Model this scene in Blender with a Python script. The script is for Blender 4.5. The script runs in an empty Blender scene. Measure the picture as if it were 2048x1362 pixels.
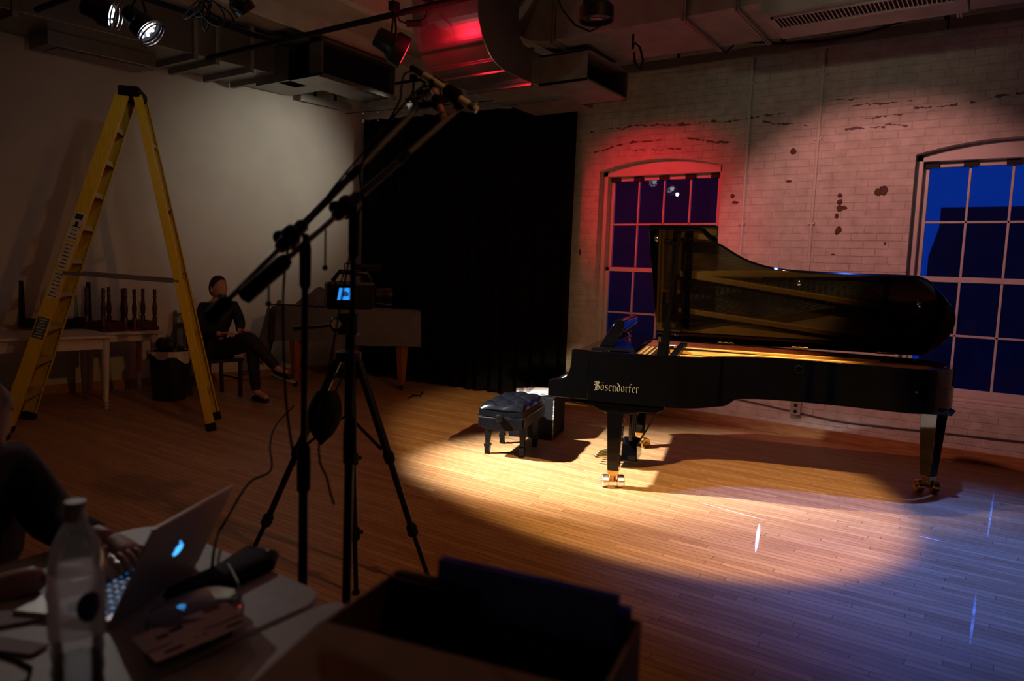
import bpy, bmesh, math, random
from mathutils import Vector as V, Matrix
random.seed(7)
S = bpy.context.scene
C = S.collection
R = math.radians
PI = math.pi

# ------------------------------------------------------------------ camera
FPX, CX, CY, EYE = 1440.0, 1024.0, 681.0, 1.50
_yaw, _pit, _rol = R(-34.5245), R(-5.3064), R(2.25)
_f = V((math.sin(_yaw)*math.cos(_pit), math.cos(_yaw)*math.cos(_pit), math.sin(_pit)))
_r = V((math.cos(_yaw), -math.sin(_yaw), 0)); _u = _r.cross(_f)
RT = _r*math.cos(_rol)+_u*math.sin(_rol); UP = _u*math.cos(_rol)-_r*math.sin(_rol); FW = _f
EYEP = V((0, 0, EYE))
cam = bpy.data.cameras.new('camera'); cam.sensor_width = 36; cam.lens = FPX*36/2048
cam.dof.use_dof = True; cam.dof.focus_distance = 5.6; cam.dof.aperture_fstop = 2.2
cam.clip_start = 0.05
camo = bpy.data.objects.new('camera', cam); C.objects.link(camo); S.camera = camo
camo.matrix_world = Matrix(((RT.x, UP.x, -FW.x, 0), (RT.y, UP.y, -FW.y, 0), (RT.z, UP.z, -FW.z, EYE), (0, 0, 0, 1)))

# ------------------------------------------------------------------ view, dusk sky, stage lights and added fills
S.view_settings.view_transform = 'Standard'; S.view_settings.look = 'None'
S.view_settings.gamma = 1; S.view_settings.exposure = 0; S.view_settings.use_curve_mapping = False
w = bpy.data.worlds.new('dusk'); S.world = w; w.use_nodes = True
bg = w.node_tree.nodes['Background']; bg.inputs[0].default_value = (0.0, 0.024, 0.27, 1); bg.inputs[1].default_value = 1.0

def spot(name, loc, tgt, power, col, angle, blend=.3, size=.06):
    l = bpy.data.lights.new(name, 'SPOT'); l.energy = power; l.color = col; l.spot_size = R(angle); l.spot_blend = blend
    l.shadow_soft_size = size
    o = bpy.data.objects.new(name, l); C.objects.link(o); o.location = loc
    o.rotation_euler = (V(tgt)-V(loc)).to_track_quat('-Z', 'Y').to_euler(); return o
LAMP_A = V((-5.28, 2.83, 3.18)); LAMP_B = V((-5.66, 2.74, 3.29)); LAMP_RED = V((-4.48, 4.565, 3.375))
LAMP_BLUE = V((-.6, 5.5, 3.58)); LAMP_AMBER = V((1.2, 2.2, 3.8)); LAMP_CORNER = V((-6.0, 6.45, 3.45))
def point(name, loc, power, col, size=.15):
    l = bpy.data.lights.new(name, 'POINT'); l.energy = power; l.color = col; l.shadow_soft_size = size
    o = bpy.data.objects.new(name, l); C.objects.link(o); o.location = loc; return o
LAMP_WASH = V((-1.35, 4.75, 3.30))
spot('white_spot_light', LAMP_A+V((.14, .06, -.09)), (-2.5, 5.1, 0), 5600, (1, .97, .94), 38, 1.0)
spot('bench_spot_light', LAMP_B+V((.14, .06, -.04)), (-3.4, 5.1, .4), 60, (.80, .90, 1), 20, .8)
spot('rose_wash_light', LAMP_WASH, (-1.1, 7.46, 1.6), 145, (1, .36, .33), 67, .5, .03)
spot('red_spot_light', LAMP_RED+V((.20, .16, -.09)), (-3.3, 7.46, 2.25), 250, (1, .014, .035), 43, 1.0)
point('red_lamp_spill', LAMP_RED+V((.26, .06, -.04)), 9, (1, .01, .04), .05)
spot('blue_spot_light', LAMP_BLUE, (-.35, 4.85, 0), 1250, (.065, .18, 1), 62, 1.0, .04)
spot('amber_spot_light', LAMP_AMBER, (-2.2, 5.2, 0), 1850, (1, .68, .32), 36, .30, .05)
spot('amber_fill_light', LAMP_AMBER, (-4.1, 4.7, 0), 150, (1, .43, .13), 73, 1.0, .05)
point('white_lamp_spill', LAMP_A+V((.2, .1, -.15)), 4.5, (1, .93, .86), .03)
spot('upper_wall_fill_light', (-.9, 3.9, 3.35), (-1.5, 7.46, 3.35), 17, (1, .95, .66), 56, 1.0, .05)  # added fill that lightens the upper brick wall; no fixture stands there
spot('table_fill_light', LAMP_B+V((.16, 0, -.12)), (-1.45, 1.1, .8), 48, (1, .93, .88), 34, 1.0, .03)  # added fill set at the left white lamp to brighten the foreground table
spot('corner_spot_light', LAMP_CORNER, (-8.15, 6.15, 2.7), 62, (1, .93, .76), 80, 1.0)

# ------------------------------------------------------------------ helpers
def ray(x, y): return RT*((x-CX)/FPX)-UP*((y-CY)/FPX)+FW
def at_z(x, y, z=0.0): d = ray(x, y); return EYEP+d*((z-EYE)/d.z)
def at_y(x, y, Y): d = ray(x, y); return EYEP+d*(Y/d.y)
def at_x(x, y, X): d = ray(x, y); return EYEP+d*(X/d.x)
def at_d(x, y, D): return EYEP+ray(x, y)*D

def wmat(o):
    m = o.matrix_basis.copy() if o.rotation_mode else o.matrix_basis.copy()
    while o.parent: o = o.parent; m = o.matrix_basis @ m
    return m
def frame(d, up=(0, 0, 1)):
    d = V(d).normalized(); up = V(up)
    if abs(d.dot(up.normalized())) > .97: up = V((1, 0, 0)) if abs(d.x) < .9 else V((0, 1, 0))
    x = up.cross(d).normalized(); y = d.cross(x); return x, y, d

class MB:
    def __init__(s): s.v = []; s.f = []
    def add(s, vs, fs):
        n = len(s.v); s.v += [V(p) for p in vs]; s.f += [tuple(i+n for i in f) for f in fs]; return s
    def hex(s, p):
        return s.add(p, [(0, 3, 2, 1), (4, 5, 6, 7), (0, 1, 5, 4), (1, 2, 6, 5), (2, 3, 7, 6), (3, 0, 4, 7)])
    def box(s, c, d, ax=None):
        c = V(c); X, Y, Z = ax if ax else (V((1, 0, 0)), V((0, 1, 0)), V((0, 0, 1)))
        a, b, e = X*d[0]/2, Y*d[1]/2, Z*d[2]/2
        return s.hex([c-a-b-e, c+a-b-e, c+a+b-e, c-a+b-e, c-a-b+e, c+a-b+e, c+a+b+e, c-a+b+e])
    def bb(s, lo, hi): lo, hi = V(lo), V(hi); return s.box((lo+hi)/2, hi-lo)
    def beam(s, p, q, wd, ht, up=(0, 0, 1)):
        p, q = V(p), V(q); x, y, d = frame(q-p, up); return s.box((p+q)/2, (wd, ht, (q-p).length), (x, y, d))
    def prism(s, pts, ext):
        n = len(pts); ext = V(ext); a = [V(p) for p in pts]; b = [p+ext for p in a]
        return s.add(a+b, [tuple(range(n-1, -1, -1)), tuple(range(n, 2*n))]+[(i, (i+1) % n, n+(i+1) % n, n+i) for i in range(n)])
    def tube(s, pts, r, seg=10, cap=True, close=False):
        pts = [V(p) for p in pts]; n = len(pts); rs = r if isinstance(r, (list, tuple)) else [r]*n
        vs = []; px = None
        for i, p in enumerate(pts):
            d = (pts[(i+1) % n]-pts[i-1]) if close else (pts[min(i+1, n-1)]-pts[max(i-1, 0)])
            if d.length < 1e-9: d = V((0, 0, 1))
            d.normalize()
            if px is None: x, y, d = frame(d)
            else:
                x = px-d*px.dot(d)
                x = x.normalized() if x.length > 1e-6 else frame(d)[0]
                y = d.cross(x)
            px = x
            vs += [p+x*(math.cos(2*PI*k/seg)*rs[i])+y*(math.sin(2*PI*k/seg)*rs[i]) for k in range(seg)]
        fs = [(i*seg+k, i*seg+(k+1) % seg, ((i+1) % n)*seg+(k+1) % seg, ((i+1) % n)*seg+k) for i in range(n if close else n-1) for k in range(seg)]
        if cap and not close: fs += [tuple(range(seg-1, -1, -1)), tuple((n-1)*seg+k for k in range(seg))]
        return s.add(vs, fs)
    def lathe(s, prof, org, ax=(0, 0, 1), seg=24, cap=True):
        x, y, d = frame(ax); o = V(org)
        vs = [o+d*z+(x*math.cos(2*PI*k/seg)+y*math.sin(2*PI*k/seg))*max(r, 1e-4) for r, z in prof for k in range(seg)]
        n = len(prof)
        fs = [(i*seg+k, i*seg+(k+1) % seg, (i+1)*seg+(k+1) % seg, (i+1)*seg+k) for i in range(n-1) for k in range(seg)]
        if cap: fs += [tuple(range(seg-1, -1, -1)), tuple((n-1)*seg+k for k in range(seg))]
        return s.add(vs, fs)
    def ball(s, c, r, seg=16, rings=10, ax=None):
        c = V(c); r = r if isinstance(r, (tuple, list)) else (r, r, r)
        X, Y, Z = ax if ax else (V((1, 0, 0)), V((0, 1, 0)), V((0, 0, 1)))
        vs = []
        for i in range(rings+1):
            t = PI*(i+.001)/(rings+.002)
            for k in range(seg):
                p = 2*PI*k/seg
                vs.append(c+X*r[0]*math.sin(t)*math.cos(p)+Y*r[1]*math.sin(t)*math.sin(p)+Z*r[2]*math.cos(t))
        return s.add(vs, [(i*seg+k, (i+1)*seg+k, (i+1)*seg+(k+1) % seg, i*seg+(k+1) % seg) for i in range(rings) for k in range(seg)])
    def grid(s, fn, nu, nv):
        vs = [fn(i/nu, j/nv) for i in range(nu+1) for j in range(nv+1)]; m = nv+1
        return s.add(vs, [(i*m+j, (i+1)*m+j, (i+1)*m+j+1, i*m+j+1) for i in range(nu) for j in range(nv)])
    def mesh(s, o):
        s.add([o.matrix_basis @ v.co for v in o.data.vertices], [tuple(p.vertices) for p in o.data.polygons]); return s
    def build(s, name, m, parent=None, smooth=40, bevel=0, solid=0, sub=0):
        me = bpy.data.meshes.new(name)
        vs = s.v
        if parent:
            mi = wmat(parent).inverted(); vs = [mi @ p for p in vs]
        me.from_pydata([tuple(p) for p in vs], [], s.f)
        bm = bmesh.new(); bm.from_mesh(me); bmesh.ops.remove_doubles(bm, verts=bm.verts, dist=1e-6)
        bmesh.ops.recalc_face_normals(bm, faces=bm.faces); bm.to_mesh(me); bm.free()
        if smooth:
            for p in me.polygons: p.use_smooth = True
            me.set_sharp_from_angle(angle=R(smooth))
        me.materials.append(m)
        o = bpy.data.objects.new(name, me); C.objects.link(o)
        if parent: o.parent = parent
        if solid:
            q = o.modifiers.new('thickness', 'SOLIDIFY'); q.thickness = solid; q.offset = 0
        if bevel:
            q = o.modifiers.new('bevel', 'BEVEL'); q.width = bevel; q.segments = 2; q.limit_method = 'ANGLE'; q.angle_limit = R(35)
        if sub:
            q = o.modifiers.new('sub', 'SUBSURF'); q.levels = sub; q.render_levels = sub
        return o

def tag(o, label=None, cat=None, group=None, kind=None):
    if label: o['label'] = label
    if cat: o['category'] = cat
    if group: o['group'] = group
    if kind: o['kind'] = kind
    return o
def empty(name, loc, label=None, cat=None, group=None, rz=0):
    o = bpy.data.objects.new(name, None); C.objects.link(o); o.location = loc; o.rotation_euler = (0, 0, rz); o.empty_display_size = .1
    return tag(o, label, cat, group)
def copy_tree(o, parent=None):
    c = o.copy(); C.objects.link(c)
    if parent: c.parent = parent
    for ch in [x for x in bpy.data.objects if x.parent == o]: copy_tree(ch, c)
    return c

# ------------------------------------------------------------------ materials
def mat(name, col, rough=.5, metal=0, var=0, scale=6, bump=0, bscale=40, coat=0, emit=None, es=0, stretch=(1, 1, 1), spec=.5, aniso=0):
    m = bpy.data.materials.new(name); m.use_nodes = True; nt = m.node_tree; b = nt.nodes['Principled BSDF']
    b.inputs['Base Color'].default_value = (*col, 1); b.inputs['Roughness'].default_value = rough; b.inputs['Metallic'].default_value = metal
    b.inputs['Coat Weight'].default_value = coat; b.inputs['Coat Roughness'].default_value = .03; b.inputs['Specular IOR Level'].default_value = spec
    if aniso: b.inputs['Anisotropic'].default_value = aniso
    if emit: b.inputs['Emission Color'].default_value = (*emit, 1); b.inputs['Emission Strength'].default_value = es
    if var or bump:
        tc = nt.nodes.new('ShaderNodeTexCoord'); mp = nt.nodes.new('ShaderNodeMapping'); mp.inputs['Scale'].default_value = stretch
        nt.links.new(tc.outputs['Object'], mp.inputs[0])
    if var:
        n = nt.nodes.new('ShaderNodeTexNoise'); n.inputs['Scale'].default_value = scale; n.inputs['Detail'].default_value = 6
        nt.links.new(mp.outputs[0], n.inputs[0])
        rp = nt.nodes.new('ShaderNodeValToRGB')
        lo = [max(0, c*(1-var)) for c in col]; hi = [min(1, c*(1+var)) for c in col]
        rp.color_ramp.elements[0].position = .3; rp.color_ramp.elements[1].position = .7
        rp.color_ramp.elements[0].color = (*lo, 1); rp.color_ramp.elements[1].color = (*hi, 1)
        nt.links.new(n.outputs[0], rp.inputs[0]); nt.links.new(rp.outputs[0], b.inputs['Base Color'])
    if bump:
        n2 = nt.nodes.new('ShaderNodeTexNoise'); n2.inputs['Scale'].default_value = bscale; n2.inputs['Detail'].default_value = 4
        nt.links.new(mp.outputs[0], n2.inputs[0])
        bp = nt.nodes.new('ShaderNodeBump'); bp.inputs['Strength'].default_value = bump; bp.inputs['Distance'].default_value = .01
        nt.links.new(n2.outputs[0], bp.inputs['Height']); nt.links.new(bp.outputs[0], b.inputs['Normal'])
    return m

def floor_mat():
    m = bpy.data.materials.new('maple_strip_floor'); m.use_nodes = True; nt = m.node_tree; N = nt.nodes.new; L = nt.links.new
    b = nt.nodes['Principled BSDF']; tc = N('ShaderNodeTexCoord')
    br = N('ShaderNodeTexBrick'); br.offset = 0; br.squash = 1
    br.inputs['Color1'].default_value = (0, 0, 0, 1); br.inputs['Color2'].default_value = (1, 1, 1, 1); br.inputs['Mortar'].default_value = (0, 0, 0, 1)
    br.inputs['Scale'].default_value = 1; br.inputs['Mortar Size'].default_value = .0016; br.inputs['Brick Width'].default_value = .95; br.inputs['Row Height'].default_value = .047
    br.inputs['Bias'].default_value = 0
    sx = N('ShaderNodeSeparateXYZ'); L(tc.outputs['Object'], sx.inputs[0])
    rw = N('ShaderNodeMath'); rw.operation = 'DIVIDE'; rw.inputs[1].default_value = .047; L(sx.outputs[1], rw.inputs[0])
    rf = N('ShaderNodeMath'); rf.operation = 'FLOOR'; L(rw.outputs[0], rf.inputs[0])
    wn = N('ShaderNodeTexWhiteNoise'); wn.noise_dimensions = '1D'; L(rf.outputs[0], wn.inputs['W'])
    sh = N('ShaderNodeMath'); sh.operation = 'MULTIPLY_ADD'; sh.inputs[1].default_value = 7.3; L(wn.outputs['Value'], sh.inputs[0]); L(sx.outputs[0], sh.inputs[2])
    cbn = N('ShaderNodeCombineXYZ'); L(sh.outputs[0], cbn.inputs[0]); L(sx.outputs[1], cbn.inputs[1]); L(cbn.outputs[0], br.inputs[0])
    rp = N('ShaderNodeValToRGB'); cr = rp.color_ramp
    cr.elements[0].color = (.36, .185, .075, 1); cr.elements[1].color = (.50, .30, .14, 1)
    e = cr.elements.new(.5); e.color = (.42, .235, .105, 1); e = cr.elements.new(.8); e.color = (.46, .265, .118, 1)
    L(br.outputs['Color'], rp.inputs[0])
    mp = N('ShaderNodeMapping'); mp.inputs['Scale'].default_value = (1.6, 28, 1); L(tc.outputs['Object'], mp.inputs[0])
    n = N('ShaderNodeTexNoise'); n.inputs['Scale'].default_value = 3; n.inputs['Detail'].default_value = 8; n.inputs['Roughness'].default_value = .65; L(mp.outputs[0], n.inputs[0])
    mx = N('ShaderNodeMix'); mx.data_type = 'RGBA'; mx.blend_type = 'MULTIPLY'; mx.inputs[0].default_value = .75
    r2 = N('ShaderNodeValToRGB'); r2.color_ramp.elements[0].position = .3; r2.color_ramp.elements[0].color = (.50, .43, .37, 1); r2.color_ramp.elements[1].position = .65; r2.color_ramp.elements[1].color = (1.12, 1.08, 1.02, 1)
    L(n.outputs[0], r2.inputs[0]); L(rp.outputs[0], mx.inputs[6]); L(r2.outputs[0], mx.inputs[7])
    m2 = N('ShaderNodeMix'); m2.data_type = 'RGBA'; m2.inputs[7].default_value = (.06, .03, .014, 1)
    L(br.outputs['Fac'], m2.inputs[0]); L(mx.outputs[2], m2.inputs[6]); L(m2.outputs[2], b.inputs['Base Color'])
    n3 = N('ShaderNodeTexNoise'); n3.inputs['Scale'].default_value = 2.2; n3.inputs['Detail'].default_value = 6; L(tc.outputs['Object'], n3.inputs[0])
    mr = N('ShaderNodeMapRange'); mr.inputs[3].default_value = .34; mr.inputs[4].default_value = .50; L(n3.outputs[0], mr.inputs[0]); L(mr.outputs[0], b.inputs['Roughness'])
    ad = N('ShaderNodeMath'); ad.operation = 'MULTIPLY_ADD'; ad.inputs[1].default_value = .12; L(n.outputs[0], ad.inputs[0])
    iv = N('ShaderNodeMath'); iv.operation = 'MULTIPLY'; iv.inputs[1].default_value = -1; L(br.outputs['Fac'], iv.inputs[0]); L(iv.outputs[0], ad.inputs[2])
    bp = N('ShaderNodeBump'); bp.inputs['Strength'].default_value = .25; bp.inputs['Distance'].default_value = .002; L(ad.outputs[0], bp.inputs['Height']); L(bp.outputs[0], b.inputs['Normal'])
    b.inputs['Specular IOR Level'].default_value = .35
    return m

def brick_mat(chips, cracks):
    m = bpy.data.materials.new('painted_brick'); m.use_nodes = True; nt = m.node_tree; N = nt.nodes.new; L = nt.links.new
    b = nt.nodes['Principled BSDF']; tc = N('ShaderNodeTexCoord'); sp = N('ShaderNodeSeparateXYZ'); L(tc.outputs['Object'], sp.inputs[0])
    cb = N('ShaderNodeCombineXYZ'); L(sp.outputs[0], cb.inputs[0]); L(sp.outputs[2], cb.inputs[1])
    def mth(op, a, b_=None, c=None):
        q = N('ShaderNodeMath'); q.operation = op
        for i, x in enumerate((a, b_, c)):
            if x is None: continue
            if isinstance(x, (int, float)): q.inputs[i].default_value = x
            else: L(x, q.inputs[i])
        return q.outputs[0]
    n1 = N('ShaderNodeTexNoise'); n1.inputs['Scale'].default_value = 9; n1.inputs['Detail'].default_value = 5; L(tc.outputs['Object'], n1.inputs[0])
    n2 = N('ShaderNodeTexNoise'); n2.inputs['Scale'].default_value = 45; n2.inputs['Detail'].default_value = 4; L(tc.outputs['Object'], n2.inputs[0])
    nb = N('ShaderNodeTexNoise'); nb.inputs['Scale'].default_value = 1.1; nb.inputs['Detail'].default_value = 4; L(tc.outputs['Object'], nb.inputs[0])
    n3 = N('ShaderNodeTexNoise'); n3.inputs['Scale'].default_value = 11; n3.inputs['Detail'].default_value = 8; L(tc.outputs['Object'], n3.inputs[0])
    n4 = N('ShaderNodeTexNoise'); n4.inputs['Scale'].default_value = 6; n4.inputs['Detail'].default_value = 9; n4.inputs['Roughness'].default_value = .7; L(tc.outputs['Object'], n4.inputs[0])
    wob = mth('MULTIPLY', mth('SUBTRACT', n1.outputs[0], .5), .02)
    cb2 = N('ShaderNodeCombineXYZ'); L(mth('ADD', sp.outputs[0], wob), cb2.inputs[0]); L(mth('ADD', sp.outputs[2], wob), cb2.inputs[1])
    br = N('ShaderNodeTexBrick'); br.inputs['Scale'].default_value = 1; br.inputs['Brick Width'].default_value = .215; br.inputs['Row Height'].default_value = .0715
    br.inputs['Mortar Size'].default_value = .005; br.inputs['Mortar Smooth'].default_value = .6; L(cb2.outputs[0], br.inputs[0])
    # joints that lost their filling: mortar where a large noise is high
    jo = mth('MULTIPLY', br.outputs['Fac'], mth('GREATER_THAN', mth('ADD', nb.outputs[0], mth('MULTIPLY', n2.outputs[0], .25)), .74))
    dark = mth('MULTIPLY', jo, .16)
    for (x0, z0, x1, z1, wd) in cracks:
        s_ = (z1-z0)/(x1-x0)
        t = mth('MULTIPLY_ADD', sp.outputs[0], s_, z0-s_*x0)
        d = mth('ABSOLUTE', mth('ADD', mth('SUBTRACT', sp.outputs[2], t), mth('MULTIPLY', mth('SUBTRACT', n4.outputs[0], .5), .10)))
        k = mth('LESS_THAN', d, mth('MULTIPLY', mth('SUBTRACT', n3.outputs[0], .44), wd*3.6))
        k = mth('MULTIPLY', k, mth('MULTIPLY', mth('GREATER_THAN', sp.outputs[0], min(x0, x1)), mth('LESS_THAN', sp.outputs[0], max(x0, x1))))
        dark = mth('MAXIMUM', dark, mth('MULTIPLY', k, .85))
    chip = None
    for (x, z, rx, rz) in chips:
        dx = mth('DIVIDE', mth('SUBTRACT', sp.outputs[0], x), rx); dz = mth('DIVIDE', mth('SUBTRACT', sp.outputs[2], z), rz)
        q = mth('LESS_THAN', mth('ADD', mth('ADD', mth('MULTIPLY', dx, dx), mth('MULTIPLY', dz, dz)), mth('MULTIPLY', mth('SUBTRACT', n3.outputs[0], .5), 6.5)), 1)
        chip = q if chip is None else mth('MAXIMUM', chip, q)
    c0 = N('ShaderNodeValToRGB'); c0.color_ramp.elements[0].color = (.50, .475, .42, 1); c0.color_ramp.elements[1].color = (.70, .675, .61, 1)
    c0.color_ramp.elements[0].position = .25; c0.color_ramp.elements[1].position = .7; L(n1.outputs[0], c0.inputs[0])
    m1 = N('ShaderNodeMix'); m1.data_type = 'RGBA'; m1.inputs[7].default_value = (.05, .035, .028, 1); L(dark, m1.inputs[0]); L(c0.outputs[0], m1.inputs[6])
    m2 = N('ShaderNodeMix'); m2.data_type = 'RGBA'; m2.inputs[7].default_value = (.11, .05, .035, 1); L(chip, m2.inputs[0]); L(m1.outputs[2], m2.inputs[6])
    L(m2.outputs[2], b.inputs['Base Color']); b.inputs['Roughness'].default_value = .62; b.inputs['Specular IOR Level'].default_value = .25
    h = mth('MULTIPLY_ADD', n2.outputs[0], .12, mth('MULTIPLY', n1.outputs[0], .32))
    h = mth('SUBTRACT', h, mth('MULTIPLY', br.outputs['Fac'], mth('ADD', mth('MULTIPLY', mth('MAXIMUM', mth('SUBTRACT', n4.outputs[0], .42), 0), 1.1), .13))); h = mth('SUBTRACT', h, mth('MULTIPLY', dark, .8)); h = mth('SUBTRACT', h, mth('MULTIPLY', chip, .6))
    bp = N('ShaderNodeBump'); bp.inputs['Strength'].default_value = .8; bp.inputs['Distance'].default_value = .02; L(h, bp.inputs['Height']); L(bp.outputs[0], b.inputs['Normal'])
    return m

def glass_mat(name, tint=(1, 1, 1), dirt=0, rough=.0, milky=False):
    m = bpy.data.materials.new(name); m.use_nodes = True; nt = m.node_tree; N = nt.nodes.new; L = nt.links.new
    nt.nodes.remove(nt.nodes['Principled BSDF']); out = nt.nodes['Material Output']
    t = N('ShaderNodeBsdfTransparent'); t.inputs[0].default_value = (*tint, 1); g = N('ShaderNodeBsdfGlossy'); g.inputs[0].default_value = (1, 1, 1, 1); g.inputs['Roughness'].default_value = rough
    fr = N('ShaderNodeFresnel'); fr.inputs[0].default_value = 1.5; mx = N('ShaderNodeMixShader')
    L(fr.outputs[0], mx.inputs[0]); L(t.outputs[0], mx.inputs[1]); L(g.outputs[0], mx.inputs[2])
    if dirt:
        df = N('ShaderNodeBsdfTranslucent' if milky else 'ShaderNodeBsdfDiffuse'); df.inputs[0].default_value = (.8, .8, .8, 1); m2 = N('ShaderNodeMixShader'); m2.inputs[0].default_value = dirt
        L(mx.outputs[0], m2.inputs[1]); L(df.outputs[0], m2.inputs[2]); mx = m2
    L(mx.outputs[0], out.inputs[0]); return m

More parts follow.
